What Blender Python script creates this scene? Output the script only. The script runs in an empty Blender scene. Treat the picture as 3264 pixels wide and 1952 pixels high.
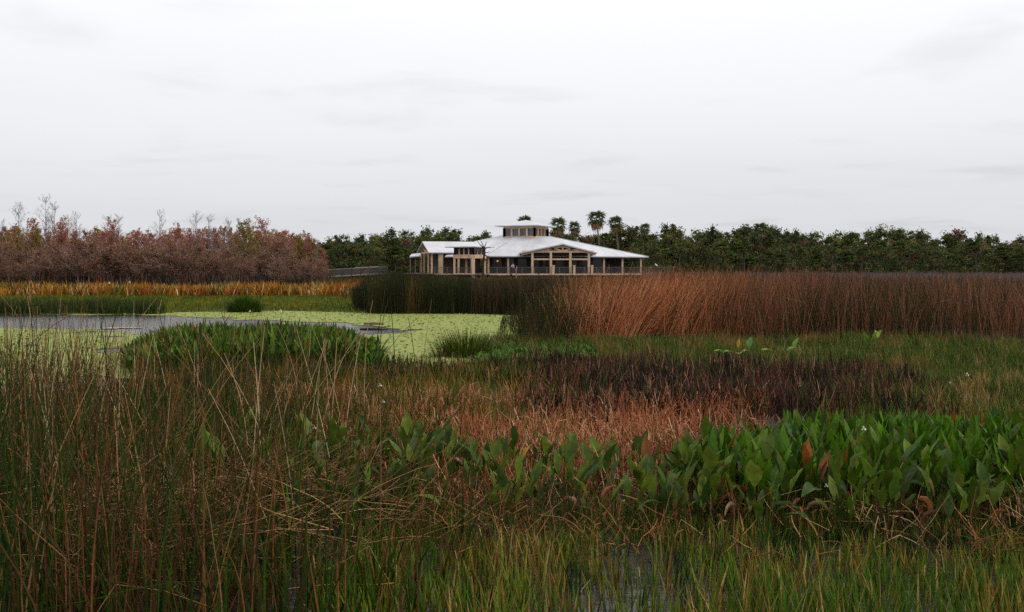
import bpy, bmesh, math, random
import numpy as np

random.seed(7)
rng = np.random.default_rng(7)
R = math.radians
scene = bpy.context.scene
COL = scene.collection

# ------------------------------------------------------------------ camera
EYE = 2.4                # eye height above the water
F = 2827.0               # focal length in photograph pixels (3264 wide)
HZ = 850.0               # photograph row of the horizon
cam_d = bpy.data.cameras.new('camera')
cam = bpy.data.objects.new('camera', cam_d)
COL.objects.link(cam)
cam.location = (0, 0, EYE)
cam.rotation_euler = (R(90), 0, 0)
cam_d.sensor_width = 36.0
cam_d.lens = 36.0 * F / 3264.0
cam_d.shift_y = (HZ - 976.0) / 3264.0
cam_d.clip_end = 4000
cam_d.clip_start = 0.1
scene.camera = cam

# ------------------------------------------------------------------ world: overcast sky
SUN_EL, SUN_AZ = 48.0, 108.0          # azimuth clockwise from the view direction (+Y)
world = bpy.data.worlds.new('World')
scene.world = world
world.use_nodes = True
nt = world.node_tree
nt.nodes.clear()
N = nt.nodes.new
L = nt.links.new


def wmath(op, a, b=None, clamp=False):
    n = N('ShaderNodeMath'); n.operation = op; n.use_clamp = clamp
    for i, v in enumerate((a, b)):
        if v is None:
            continue
        if isinstance(v, (int, float)):
            n.inputs[i].default_value = v
        else:
            L(v, n.inputs[i])
    return n.outputs[0]


out = N('ShaderNodeOutputWorld'); bg = N('ShaderNodeBackground')
sky = N('ShaderNodeTexSky'); sky.sky_type = 'NISHITA'; sky.sun_disc = False
sky.sun_elevation = R(SUN_EL); sky.sun_rotation = R(SUN_AZ)
sky.air_density = 1.0; sky.dust_density = 3.0
tc = N('ShaderNodeTexCoord'); sep = N('ShaderNodeSeparateXYZ')
L(tc.outputs['Generated'], sep.inputs[0])
zz = wmath('MAXIMUM', sep.outputs[2], 0.0)
den = wmath('ADD', zz, 0.10)
cx = wmath('DIVIDE', sep.outputs[0], den); cy = wmath('DIVIDE', sep.outputs[1], den)
comb = N('ShaderNodeCombineXYZ'); L(cx, comb.inputs[0]); L(cy, comb.inputs[1])
mp = N('ShaderNodeMapping'); mp.inputs['Scale'].default_value = (0.75, 1.0, 1.0); mp.inputs['Location'].default_value = (3.1, 1.7, 0)
mp.inputs['Rotation'].default_value = (0, 0, R(8))
L(comb.outputs[0], mp.inputs[0])
n1 = N('ShaderNodeTexNoise'); n1.inputs['Scale'].default_value = 1.5; n1.inputs['Detail'].default_value = 5.0
n1.inputs['Roughness'].default_value = 0.5; n1.inputs['Distortion'].default_value = 0.3
L(mp.outputs[0], n1.inputs['Vector'])
n2 = N('ShaderNodeTexNoise'); n2.inputs['Scale'].default_value = 0.35; n2.inputs['Detail'].default_value = 3.0
L(mp.outputs[0], n2.inputs['Vector'])
streak = N('ShaderNodeMapRange'); streak.interpolation_type = 'SMOOTHSTEP'
streak.inputs['From Min'].default_value = 0.52; streak.inputs['From Max'].default_value = 0.74
L(n1.outputs[0], streak.inputs[0])
soft = N('ShaderNodeMapRange'); soft.interpolation_type = 'SMOOTHSTEP'
soft.inputs['From Min'].default_value = 0.35; soft.inputs['From Max'].default_value = 0.65
L(n2.outputs[0], soft.inputs[0])
ramp = N('ShaderNodeValToRGB')            # cloud deck: grey-lavender at the horizon, whiter higher up
e = ramp.color_ramp.elements
e[0].position = 0.0; e[0].color = (0.655, 0.668, 0.705, 1)
e[1].position = 1.0; e[1].color = (1.06, 1.06, 1.06, 1)
for p, c in ((0.06, (0.70, 0.71, 0.74, 1)), (0.15, (0.82, 0.825, 0.845, 1)), (0.27, (0.93, 0.93, 0.955, 1)), (0.45, (1.02, 1.02, 1.03, 1))):
    k = ramp.color_ramp.elements.new(p); k.color = c
L(zz, ramp.inputs[0])
d1 = wmath('MULTIPLY', streak.outputs[0], 0.115)
d2 = wmath('MULTIPLY', soft.outputs[0], 0.045)
dd = wmath('SUBTRACT', 1.115, wmath('ADD', d1, d2))
scl = wmath('MULTIPLY', dd, 10.0)
vm = N('ShaderNodeVectorMath'); vm.operation = 'SCALE'
L(ramp.outputs[0], vm.inputs[0]); L(scl, vm.inputs['Scale'])
mix = N('ShaderNodeMixRGB'); mix.inputs[0].default_value = 0.955      # thin breaks: a little clear sky shows through
L(sky.outputs[0], mix.inputs[1]); L(vm.outputs[0], mix.inputs[2])
L(mix.outputs[0], bg.inputs[0]); bg.inputs[1].default_value = 0.1
L(bg.outputs[0], out.inputs[0])

# ------------------------------------------------------------------ sun behind cloud
sl = bpy.data.lights.new('sun', 'SUN'); sl.energy = 1.3; sl.angle = R(25); sl.color = (1.0, 0.95, 0.88)
so = bpy.data.objects.new('sun', sl); COL.objects.link(so)
so.rotation_euler = (R(90 - SUN_EL), 0, R(180 - SUN_AZ))

vs = scene.view_settings
vs.view_transform = 'Standard'; vs.look = 'None'; vs.exposure = 0.0; vs.gamma = 1.0; vs.use_curve_mapping = False
cy_ = scene.cycles
cy_.max_bounces = 5; cy_.diffuse_bounces = 3; cy_.glossy_bounces = 2; cy_.transmission_bounces = 3
cy_.transparent_max_bounces = 4; cy_.caustics_reflective = False; cy_.caustics_refractive = False
cy_.use_denoising = False
cy_.filter_width = 1.5

# ------------------------------------------------------------------ helpers


def W(px, py, d):
    """Point at distance d seen in the photograph at column px, row py."""
    return np.array(((px - 1632.0) * d / F, d, EYE - (py - HZ) * d / F))


def G(px, py):
    d = EYE * F / (py - HZ)
    return ((px - 1632.0) * d / F, d)


def X(px, d):
    return (px - 1632.0) * d / F


def tag(o, label=None, cat=None, group=None, kind=None):
    if label: o['label'] = label
    if cat: o['category'] = cat
    if group: o['group'] = group
    if kind: o['kind'] = kind
    return o


def link(name, me, parent=None):
    o = bpy.data.objects.new(name, me)
    COL.objects.link(o)
    if parent is not None:
        o.parent = parent
    return o


def thing(name, label, cat, loc=(0, 0, 0), rz=0.0, group=None, scale=None):
    o = bpy.data.objects.new(name, None)
    COL.objects.link(o)
    o.empty_display_size = 0.2
    o.location = loc; o.rotation_euler = (0, 0, rz)
    if scale is not None:
        o.scale = scale
    return tag(o, label, cat, group)


def mesh_np(name, V, Q, C=None, mat=None, smooth=False):
    """Mesh from vertex array V, quad/tri index array Q and point colours C."""
    V = np.asarray(V, np.float32).reshape(-1, 3); Q = np.asarray(Q, np.int32)
    me = bpy.data.meshes.new(name)
    nv, nf, k = len(V), Q.shape[0], Q.shape[1]
    me.vertices.add(nv); me.vertices.foreach_set('co', V.ravel())
    me.loops.add(nf * k); me.loops.foreach_set('vertex_index', Q.ravel())
    me.polygons.add(nf)
    me.polygons.foreach_set('loop_start', np.arange(0, nf * k, k, dtype=np.int32))
    me.polygons.foreach_set('loop_total', np.full(nf, k, np.int32))
    if smooth:
        me.polygons.foreach_set('use_smooth', np.ones(nf, bool))
    if C is not None:
        a = me.attributes.new('tint', 'FLOAT_COLOR', 'POINT')
        c4 = np.ones((nv, 4), np.float32); c4[:, :3] = C
        a.data.foreach_set('color', c4.ravel())
    if mat is not None:
        me.materials.append(mat)
    me.update(calc_edges=True); me.validate()
    return me


class MB:
    """Collects boxes, bars and slabs, then links them as one mesh object."""

    def __init__(s):
        s.v = []; s.f = []

    def add(s, v, f):
        b = len(s.v)
        s.v += [tuple(float(c) for c in p) for p in v]
        s.f += [tuple(b + i for i in q) for q in f]
        return s

    def box(s, x0, x1, y0, y1, z0, z1):
        return s.add([(x0, y0, z0), (x1, y0, z0), (x1, y1, z0), (x0, y1, z0), (x0, y0, z1), (x1, y0, z1), (x1, y1, z1), (x0, y1, z1)],
                     [(3, 2, 1, 0), (4, 5, 6, 7), (0, 1, 5, 4), (1, 2, 6, 5), (2, 3, 7, 6), (3, 0, 4, 7)])

    def bar(s, p, q, w, h=None, up=(0, 0, 1)):
        p = np.array(p, float); q = np.array(q, float); h = h or w
        d = q - p; d /= np.linalg.norm(d)
        u = np.array(up, float)
        if abs(d @ u) > .95: u = np.array((0., 1., 0.))
        a = np.cross(d, u); a /= np.linalg.norm(a); b = np.cross(a, d)
        a *= w / 2; b *= h / 2
        v = [p - a - b, p + a - b, p + a + b, p - a + b, q - a - b, q + a - b, q + a + b, q - a + b]
        return s.add(v, [(0, 1, 2, 3), (7, 6, 5, 4), (0, 4, 5, 1), (1, 5, 6, 2), (2, 6, 7, 3), (3, 7, 4, 0)])

    def slab(s, pts, t):
        n = len(pts); P = [np.array(p, float) for p in pts]
        B = [p - np.array((0, 0, t)) for p in P]
        return s.add(P + B, [tuple(range(n)), tuple(range(2 * n - 1, n - 1, -1))] + [(i, n + i, n + (i + 1) % n, (i + 1) % n) for i in range(n)])

    def build(s, name, mat, parent=None):
        me = bpy.data.meshes.new(name)
        me.from_pydata(s.v, [], s.f)
        bm = bmesh.new(); bm.from_mesh(me)
        bmesh.ops.recalc_face_normals(bm, faces=bm.faces)
        bm.to_mesh(me); bm.free()
        me.materials.append(mat); me.update()
        return link(name, me, parent)


# value noise on the plane
_T = rng.random((256, 256))


def vnoise(x, y, s):
    x = np.asarray(x) / s + 100.3; y = np.asarray(y) / s + 57.7
    ix = np.floor(x).astype(int); iy = np.floor(y).astype(int)
    fx = x - ix; fy = y - iy
    fx = fx * fx * (3 - 2 * fx); fy = fy * fy * (3 - 2 * fy)
    t = lambda a, b: _T[a & 255, b & 255]
    return (t(ix, iy) * (1 - fx) + t(ix + 1, iy) * fx) * (1 - fy) + (t(ix, iy + 1) * (1 - fx) + t(ix + 1, iy + 1) * fx) * fy


def inside(poly, x, y):
    x = np.asarray(x); y = np.asarray(y); r = np.zeros(x.shape, bool)
    n = len(poly); j = n - 1
    for i in range(n):
        xi, yi = poly[i]; xj, yj = poly[j]
        c = ((yi > y) != (yj > y)) & (x < (xj - xi) * (y - yi) / (yj - yi + 1e-12) + xi)
        r ^= c; j = i
    return r


# ------------------------------------------------------------------ materials


def new_mat(name):
    m = bpy.data.materials.new(name); m.use_nodes = True
    t = m.node_tree; t.nodes.clear()
    o = t.nodes.new('ShaderNodeOutputMaterial')
    return m, t, o


def plant_mat(name, trans=0.25, rough=0.6, spec=0.08, grain=0.25, gscale=60.0):
    m, t, o = new_mat(name)
    a = t.nodes.new('ShaderNodeAttribute'); a.attribute_name = 'tint'
    g = t.nodes.new('ShaderNodeTexCoord')
    n = t.nodes.new('ShaderNodeTexNoise'); n.inputs['Scale'].default_value = gscale; n.inputs['Detail'].default_value = 2
    t.links.new(g.outputs['Object'], n.inputs['Vector'])
    mr = t.nodes.new('ShaderNodeMapRange'); mr.inputs['From Min'].default_value = .3; mr.inputs['From Max'].default_value = .7
    mr.inputs['To Min'].default_value = 1 - grain; mr.inputs['To Max'].default_value = 1 + grain
    t.links.new(n.outputs[0], mr.inputs[0])
    v = t.nodes.new('ShaderNodeVectorMath'); v.operation = 'SCALE'
    t.links.new(a.outputs['Color'], v.inputs[0]); t.links.new(mr.outputs[0], v.inputs['Scale'])
    p = t.nodes.new('ShaderNodeBsdfPrincipled'); p.inputs['Roughness'].default_value = rough
    p.inputs['Specular IOR Level'].default_value = spec
    t.links.new(v.outputs[0], p.inputs['Base Color'])
    if trans > 0:
        tr = t.nodes.new('ShaderNodeBsdfTranslucent'); t.links.new(v.outputs[0], tr.inputs[0])
        mx = t.nodes.new('ShaderNodeMixShader'); mx.inputs[0].default_value = trans
        t.links.new(p.outputs[0], mx.inputs[1]); t.links.new(tr.outputs[0], mx.inputs[2])
        t.links.new(mx.outputs[0], o.inputs[0])
    else:
        t.links.new(p.outputs[0], o.inputs[0])
    return m


def plain_mat(name, c, rough=0.7, var=0.2, scale=3.0, metal=0.0, bump=0.0, spec=0.4, stretch=(1, 1, 1)):
    m, t, o = new_mat(name)
    g = t.nodes.new('ShaderNodeTexCoord'); mpn = t.nodes.new('ShaderNodeMapping'); mpn.inputs['Scale'].default_value = stretch
    t.links.new(g.outputs['Object'], mpn.inputs[0])
    n = t.nodes.new('ShaderNodeTexNoise'); n.inputs['Scale'].default_value = scale; n.inputs['Detail'].default_value = 5
    t.links.new(mpn.outputs[0], n.inputs['Vector'])
    cr = t.nodes.new('ShaderNodeValToRGB')
    cr.color_ramp.elements[0].position = .3; cr.color_ramp.elements[1].position = .7
    cr.color_ramp.elements[0].color = tuple(x * (1 - var) for x in c) + (1,)
    cr.color_ramp.elements[1].color = tuple(min(1, x * (1 + var)) for x in c) + (1,)
    t.links.new(n.outputs[0], cr.inputs[0])
    p = t.nodes.new('ShaderNodeBsdfPrincipled'); p.inputs['Roughness'].default_value = rough; p.inputs['Metallic'].default_value = metal
    p.inputs['Specular IOR Level'].default_value = spec
    t.links.new(cr.outputs[0], p.inputs['Base Color'])
    if bump:
        b = t.nodes.new('ShaderNodeBump'); b.inputs['Strength'].default_value = bump; b.inputs['Distance'].default_value = .02
        t.links.new(n.outputs[0], b.inputs['Height']); t.links.new(b.outputs[0], p.inputs['Normal'])
    t.links.new(p.outputs[0], o.inputs[0])
    return m


M_STEM = plant_mat('plant_stem', trans=0.0, rough=.65, spec=.10)
M_BLADE = plant_mat('plant_blade', trans=.22, rough=.6, spec=.08)
M_LEAF = plant_mat('broad_leaf', trans=.25, rough=.5, spec=.13, gscale=25)
M_TREE = plant_mat('tree_leaf', trans=.18, rough=.7, spec=.06, gscale=2.0)
M_BARK = plant_mat('tree_bark', trans=0, rough=.85, spec=.05, gscale=4.0, grain=.35)
M_GROUND = plant_mat('marsh_soil', trans=0, rough=.9, spec=.03, gscale=3.0, grain=.5)

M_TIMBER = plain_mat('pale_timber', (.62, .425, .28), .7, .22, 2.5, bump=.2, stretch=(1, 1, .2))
M_GREYWOOD = plain_mat('weathered_timber', (.15, .125, .115), .85, .3, 3.0, bump=.2)
M_ROOF = plain_mat('roof_metal', (.50, .505, .54), .42, .13, .6, metal=.0, spec=.6)
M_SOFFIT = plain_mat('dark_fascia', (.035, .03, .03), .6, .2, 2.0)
M_WALL = plain_mat('dark_wall_boards', (.065, .054, .048), .8, .3, 1.5)  # boards of a dark brown-grey wood
M_GLASS = plain_mat('dark_glass', (.022, .023, .023), .1, .3, 1.0, spec=.35)
M_MESHRAIL = plain_mat('rail_mesh', (.10, .085, .085), .8, .3, 8.0)
M_PILE = plain_mat('pile_wood', (.06, .048, .04), .9, .3, 3.0)

# water
M_WATER, t, o = new_mat('pond_water')
g = t.nodes.new('ShaderNodeTexCoord'); mpn = t.nodes.new('ShaderNodeMapping'); mpn.inputs['Scale'].default_value = (1.0, 1.6, 1)
t.links.new(g.outputs['Object'], mpn.inputs[0])
n = t.nodes.new('ShaderNodeTexNoise'); n.inputs['Scale'].default_value = 5.0; n.inputs['Detail'].default_value = 4
t.links.new(mpn.outputs[0], n.inputs['Vector'])
b = t.nodes.new('ShaderNodeBump'); b.inputs['Strength'].default_value = .75; b.inputs['Distance'].default_value = .02
t.links.new(n.outputs[0], b.inputs['Height'])
p = t.nodes.new('ShaderNodeBsdfPrincipled'); p.inputs['Base Color'].default_value = (.030, .026, .024, 1)
p.inputs['Roughness'].default_value = .10; p.inputs['IOR'].default_value = 1.33; p.inputs['Specular IOR Level'].default_value = .5
t.links.new(b.outputs[0], p.inputs['Normal']); t.links.new(p.outputs[0], o.inputs[0])

# duckweed mat
M_WEED, t, o = new_mat('floating_weed')
g = t.nodes.new('ShaderNodeTexCoord')
n = t.nodes.new('ShaderNodeTexNoise'); n.inputs['Scale'].default_value = 9.0; n.inputs['Detail'].default_value = 6; n.inputs['Roughness'].default_value = .7
n3 = t.nodes.new('ShaderNodeTexNoise'); n3.inputs['Scale'].default_value = .5; n3.inputs['Detail'].default_value = 3
t.links.new(g.outputs['Object'], n.inputs['Vector']); t.links.new(g.outputs['Object'], n3.inputs['Vector'])
cr = t.nodes.new('ShaderNodeValToRGB')
cr.color_ramp.elements[0].position = .33; cr.color_ramp.elements[0].color = (.19, .215, .055, 1)
cr.color_ramp.elements[1].position = .60; cr.color_ramp.elements[1].color = (.275, .315, .105, 1)
t.links.new(n.outputs[0], cr.inputs[0])
mx = t.nodes.new('ShaderNodeMixRGB'); mx.blend_type = 'MULTIPLY'; mx.inputs[0].default_value = .5
cr2 = t.nodes.new('ShaderNodeValToRGB'); cr2.color_ramp.elements[0].color = (.8, .9, .7, 1); cr2.color_ramp.elements[1].color = (1.1, 1.0, 1.0, 1)
t.links.new(n3.outputs[0], cr2.inputs[0]); t.links.new(cr.outputs[0], mx.inputs[1]); t.links.new(cr2.outputs[0], mx.inputs[2])
b = t.nodes.new('ShaderNodeBump'); b.inputs['Strength'].default_value = .6; b.inputs['Distance'].default_value = .03
t.links.new(n.outputs[0], b.inputs['Height'])
p = t.nodes.new('ShaderNodeBsdfPrincipled'); p.inputs['Roughness'].default_value = .75; p.inputs['Specular IOR Level'].default_value = .05
t.links.new(mx.outputs[0], p.inputs['Base Color']); t.links.new(b.outputs[0], p.inputs['Normal']); t.links.new(p.outputs[0], o.inputs[0])

# ------------------------------------------------------------------ plan of the marsh
POND = [G(-500, 1003), G(60, 1003), G(500, 1003), G(560, 997), G(900, 992), G(1160, 999), G(1450, 1001), G(1690, 1008), G(1740, 1040),
        G(1690, 1085), G(1630, 1118), G(1540, 1150), G(1420, 1170), G(1230, 1172), G(1000, 1180), G(700, 1195), G(450, 1206), G(0, 1230), G(-300, 1240)]
OPEN = [G(-500, 1002), G(60, 1002), G(520, 1006), G(800, 1020), G(1050, 1029), G(1240, 1041), G(1345, 1055), G(1250, 1070), G(1150, 1073), G(1000, 1082),
        G(700, 1085), G(480, 1070), G(330, 1056), G(150, 1048), G(-500, 1046)]

# ground sheet
ys = np.concatenate([np.linspace(-30, 4, 8), np.geomspace(4.6, 260, 150), [300, 400, 700, 1500, 3000]])
us = np.concatenate([[-6, -3, -1.6], np.linspace(-1.0, 1.0, 120), [1.6, 3, 6]])
gx = us[None, :] * np.maximum(np.abs(ys)[:, None], 30) * 0.75
gy = np.repeat(ys[:, None], len(us), 1)
pond = inside(POND, gx, gy)
h = 0.035 + 0.03 * vnoise(gx, gy, 1.3) - .03
h = np.where(gy < 20, h - 0.03 - .03 * vnoise(gx, gy, .9), h)
h = np.where(gy > 70, h + np.clip((gy - 70) / 40, 0, 1) * .12, h)
for wx, wy, wr in ((1.0, 7.0, .55), (3.55, 7.0, .5), (.7, 6.2, .5), (3.9, 6.3, .5)):
    h = h - .16 * np.exp(-((gx - wx) ** 2 + (gy - wy) ** 2) / (2 * wr * wr * .4))
h = np.where(pond, -0.5, h)
gc = np.zeros(gx.shape + (3,)); gc[:] = (.030, .022, .014)
gc[(gy > 44) & (gy < 72) & (gx < X(1190, gy))] = (.075, .095, .020)
gc[(gy > 70) & (gy < 80)] = (.12, .075, .025)
gc[(gy >= 80)] = (.045, .038, .025)
gc[(gy > 12) & (gy < 28) & (gx > 0)] = (.035, .045, .015)
ny, nx = gx.shape
ii = np.arange(ny * nx).reshape(ny, nx)
Q = np.stack([ii[:-1, :-1], ii[:-1, 1:], ii[1:, 1:], ii[1:, :-1]], -1).reshape(-1, 4)
ground = link('ground', mesh_np('ground', np.stack([gx, gy, h], -1), Q, gc.reshape(-1, 3), M_GROUND, True))
tag(ground, kind='structure')

water = MB(); water.add([(-220, -20, 0), (220, -20, 0), (220, 90, 0), (-220, 90, 0)], [(0, 1, 2, 3)])
tag(water.build('water', M_WATER), kind='structure')

# floating duckweed: a ragged mat of small cells
cell = .14
bx = np.arange(-26, 6, cell); by = np.arange(17, 51, cell)
mx_, my_ = np.meshgrid(bx, by)
jx = mx_ + (vnoise(mx_, my_, .8) - .5) * 1.6 + (vnoise(mx_, my_, .25) - .5) * .5
jy = my_ + (vnoise(my_, mx_, .9) - .5) * 1.6 + (vnoise(my_ + 9, mx_, .25) - .5) * .5
keep = inside(POND, mx_, my_ + 0 * jy) & ~inside(OPEN, jx, jy)
keep &= ~((mx_ < X(480, my_)) & (vnoise(mx_, my_, 1.1) > .80))
kx = mx_[keep]; ky = my_[keep]
nk = len(kx)
cz = np.full(nk, .013)
V = np.stack([np.stack([kx - cell / 2, ky - cell / 2, cz], -1), np.stack([kx + cell / 2, ky - cell / 2, cz], -1),
              np.stack([kx + cell / 2, ky + cell / 2, cz], -1), np.stack([kx - cell / 2, ky + cell / 2, cz], -1)], 1)
Q = np.arange(nk * 4).reshape(-1, 4)
tag(link('duckweed', mesh_np('duckweed', V, Q, None, M_WEED)), kind='stuff', label='pale yellow-green duckweed mat covering the pond')

# ------------------------------------------------------------------ plant generators


def pick(n, pal, jit=.22, B=None, cs=.55):
    """n colours from a weighted palette [(weight, (r, g, b)), ...] with a little spread."""
    w = np.array([p[0] for p in pal], float); w /= w.sum()
    k = rng.choice(len(pal), n, p=w)
    if B is not None:          # kinds gather in patches: half of the plants follow a slow field over the ground
        f = .6 * vnoise(B[:, 0] + 31, B[:, 1], cs * (.6 + B[:, 1] / 25)) + .4 * vnoise(B[:, 0], B[:, 1] + 17, cs * .35 * (.6 + B[:, 1] / 25))
        f = np.argsort(np.argsort(f)) / n
        o_ = rng.permutation(len(pal)); kp = o_[np.clip(np.searchsorted(np.cumsum(w[o_]), f), 0, len(pal) - 1)]
        k = np.where(rng.random(n) < .55, kp, k)
    c = np.array([p[1] for p in pal])[k]
    lum = c.mean(1, keepdims=True)
    c = np.clip(lum + (c - lum) * 1.22, .004, .9) * np.clip(lum / .09, .45, 1) ** .35
    return c * (1 + (rng.random((n, 1)) - .5) * 2 * jit) * (1 + (rng.random((n, 3)) - .5) * .18)


def spines(base, Ln, th0, th1, phi, nseg, wob=0.0, kink=0.0):
    """Centre lines: start angle th0 from upright, total bend th1, with an optional wobble and sharp breaks."""
    n = len(base); S = np.zeros((n, nseg + 1, 3)); S[:, 0] = base
    kk = rng.integers(1, max(2, nseg), n); ka = np.where(rng.random(n) < kink, U(n, .5, 1.7), 0.0)
    w = np.zeros(n); wp = np.zeros(n)
    for k in range(nseg):
        w = w + rng.normal(0, wob, n) if wob else w
        wp = wp + rng.normal(0, wob * 1.5, n) if wob else wp
        th = th0 + th1 * ((k + .5) / nseg) + w + np.where(k >= kk, ka, 0)
        ph = phi + wp
        st = Ln / nseg
        S[:, k + 1, 0] = S[:, k, 0] + st * np.sin(th) * np.cos(ph)
        S[:, k + 1, 1] = S[:, k, 1] + st * np.sin(th) * np.sin(ph)
        S[:, k + 1, 2] = S[:, k, 2] + st * np.cos(th)
    S[:, :, 2] = np.maximum(S[:, :, 2], base[:, None, 2] * 0 - .02)
    return S


def tubes(S, r, col, phi, taper=.35, sides=3):
    n, m, _ = S.shape
    u = np.stack([-np.sin(phi), np.cos(phi), np.zeros(n)], -1)
    d = np.gradient(S, axis=1); d /= np.linalg.norm(d, axis=2, keepdims=True) + 1e-9
    w = np.cross(d, u[:, None, :])
    t = np.linspace(1, taper, m)
    V = np.zeros((n, m, sides, 3))
    for s in range(sides):
        a = 2 * math.pi * s / sides
        V[:, :, s] = S + (u[:, None, :] * math.cos(a) + w * math.sin(a)) * (r[:, None] * t[None, :])[:, :, None]
    idx = np.arange(n * m * sides).reshape(n, m, sides)
    nx_ = np.roll(idx, -1, axis=2)
    Q = np.stack([idx[:, :-1], nx_[:, :-1], nx_[:, 1:], idx[:, 1:]], -1).reshape(-1, 4)
    C = np.repeat(col, m * sides, axis=0)
    return V.reshape(-1, 3), Q, C


def ribbons(S, wd, prof, col, phi, fold=0.0):
    n, m, _ = S.shape
    u = np.stack([-np.sin(phi), np.cos(phi), np.zeros(n)], -1)
    o = u[:, None, :] * (wd[:, None] * np.asarray(prof)[None, :])[:, :, None] * .5
    V = np.stack([S - o, S + o], 2)
    idx = np.arange(n * m * 2).reshape(n, m, 2)
    Q = np.stack([idx[:, :-1, 0], idx[:, :-1, 1], idx[:, 1:, 1], idx[:, 1:, 0]], -1).reshape(-1, 4)
    return V.reshape(-1, 3), Q, np.repeat(col, m * 2, axis=0)


def join(parts):
    Vs, Qs, Cs = [], [], []; b = 0
    for V, Q, C in parts:
        Vs.append(V); Qs.append(Q + b); Cs.append(C); b += len(V)
    return np.concatenate(Vs), np.concatenate(Qs), np.concatenate(Cs)


def stuff(name, label, parts, mat):
    V, Q, C = join(parts) if isinstance(parts, list) else parts
    return tag(link(name, mesh_np(name, V, Q, C, mat)), label=label, kind='stuff')


def scatter(n, d0, d1, p0, p1, clump=0.0, cs=1.0, mask=None, bias=1.0):
    """n ground points between distances d0..d1 and photograph columns p0..p1 (numbers or functions of distance)."""
    xs = np.zeros(0); ds = np.zeros(0)
    while len(xs) < n:
        k = int((n - len(xs)) * 2.2) + 50
        u = rng.random(k) ** bias
        d = np.sqrt(d0 * d0 + u * (d1 * d1 - d0 * d0))
        a = p0(d) if callable(p0) else p0
        b_ = p1(d) if callable(p1) else p1
        px = a + rng.random(k) * (b_ - a)
        x = X(px, d)
        ok = b_ > a + np.zeros(k)
        if clump:
            ok &= rng.random(k) < np.clip((vnoise(x, d, cs) - .5) * 2.2 * clump + 1 - clump * .6, 0, 1)
        if mask is not None:
            ok &= mask(x, d)
        xs = np.concatenate([xs, x[ok]]); ds = np.concatenate([ds, d[ok]])
    z = np.full(n, -.02)
    return np.stack([xs[:n], ds[:n], z], -1)


def U(n, a, b):
    return a + (b - a) * rng.random(n)


GRASS = (1, .85, .5, .06)
GREEN_UNUSED = [(4, (.045, .085, .018)), (3, (.030, .060, .014)), (2, (.075, .115, .025)), (1, (.10, .085, .03))]
REEDMIX = [(6, (.024, .044, .010)), (4, (.044, .072, .014)), (2.6, (.15, .080, .038)), (1.0, (.29, .175, .088)), (3, (.080, .042, .020)), (.08, (.40, .28, .16))]

# ------------------------------------------------------------------ far vegetation (stuff)
# golden arrowhead belt under the bare trees
n = 11000
B = scatter(n, 71, 79, -200, 1150, clump=.5, cs=2.0)
phi = U(n, 0, 6.28)
c = pick(n, [(5, (.34, .165, .050)), (4, (.25, .10, .036)), (4, (.12, .12, .024)), (2, (.42, .28, .13)), (2, (.12, .055, .025)), (.35, (.62, .50, .36))], B=B)
S = spines(B, U(n, .65, 1.25) * (.75 + .5 * vnoise(B[:, 0], B[:, 1], 1.6)), U(n, 0, .45), U(n, 0, 1.2), phi, 3)
stuff('golden_reeds', 'golden brown dying marsh leaves in a belt below the bare trees', ribbons(S, U(n, .05, .11), (.6, 1, .8, .05), c, phi), M_BLADE)
# olive scrub between the belt and the building
n = 15000
B = scatter(n, 60, 138, lambda d: np.where(d < 80, 1090, 1010), 2260, clump=.6, cs=4.0)
phi = U(n, 0, 6.28)
c = pick(n, [(3, (.09, .075, .022)), (3, (.14, .06, .03)), (2, (.06, .07, .02)), (2, (.08, .05, .04)), (.6, (.28, .17, .08))], B=B)
hh = np.where(B[:, 1] > 95, 1.15, .95)
S = spines(B, U(n, .6, 1.0) * hh, U(n, 0, .4), U(n, 0, .9), phi, 2)
stuff('marsh_scrub', 'olive and rusty low scrub in front of the pavilion', ribbons(S, U(n, .05, .12), (.8, 1, .1), c, phi), M_BLADE)
n = 16000
B = scatter(n, 107, 122, -260, lambda d: 1060 - (d - 107) * 3, clump=.3, cs=3.0)
phi = U(n, 0, 6.28)
c = pick(n, [(4, (.105, .082, .072)), (3, (.085, .070, .046)), (2, (.16, .080, .060)), (2, (.05, .043, .04))], .3, B=B)
S = spines(B, U(n, .5, 2.1), U(n, 0, .75), U(n, -.4, .8), phi, 4, wob=.2)
stuff('undergrowth', 'grey-brown undergrowth filling the foot of the russet grove', ribbons(S, U(n, .05, .14), (.5, .9, 1, .7, .1), c, phi), M_BLADE)
# pale grey dead reeds beyond the red bulrush
n = 15000
B = scatter(n, 64, 120, 2050, 3420, clump=.3, cs=5.0)
phi = U(n, 0, 6.28)
c = pick(n, [(5, (.15, .125, .125)), (3, (.10, .085, .085)), (2, (.16, .09, .06))], B=B)
S = spines(B, U(n, 1.35, 1.85), U(n, 0, .2), U(n, 0, .3), phi, 2)
stuff('grey_reeds', 'hazy grey dead reeds beyond the red bulrush', ribbons(S, U(n, .03, .07), (1, .9, .3), c, phi), M_BLADE)
# green meadow left of the pond
n = 30000
B = scatter(n, 45.3, 71, -250, lambda d: np.where(d > 56, 1210, 1175), clump=.25, cs=3.0, mask=lambda x, d: ~inside(POND, x, d))
phi = U(n, 0, 6.28)
c = pick(n, [(5, (.088, .110, .020)), (3, (.060, .085, .015)), (2, (.15, .13, .026)), (.7, (.22, .11, .03))], B=B)
S = spines(B, U(n, .12, .3), U(n, 0, .5), U(n, 0, .9), phi, 2)
stuff('meadow_grass', 'short yellow-green marsh grass on the far bank of the pond', ribbons(S, U(n, .02, .05), (1, .8, .1), c, phi), M_BLADE)
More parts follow.
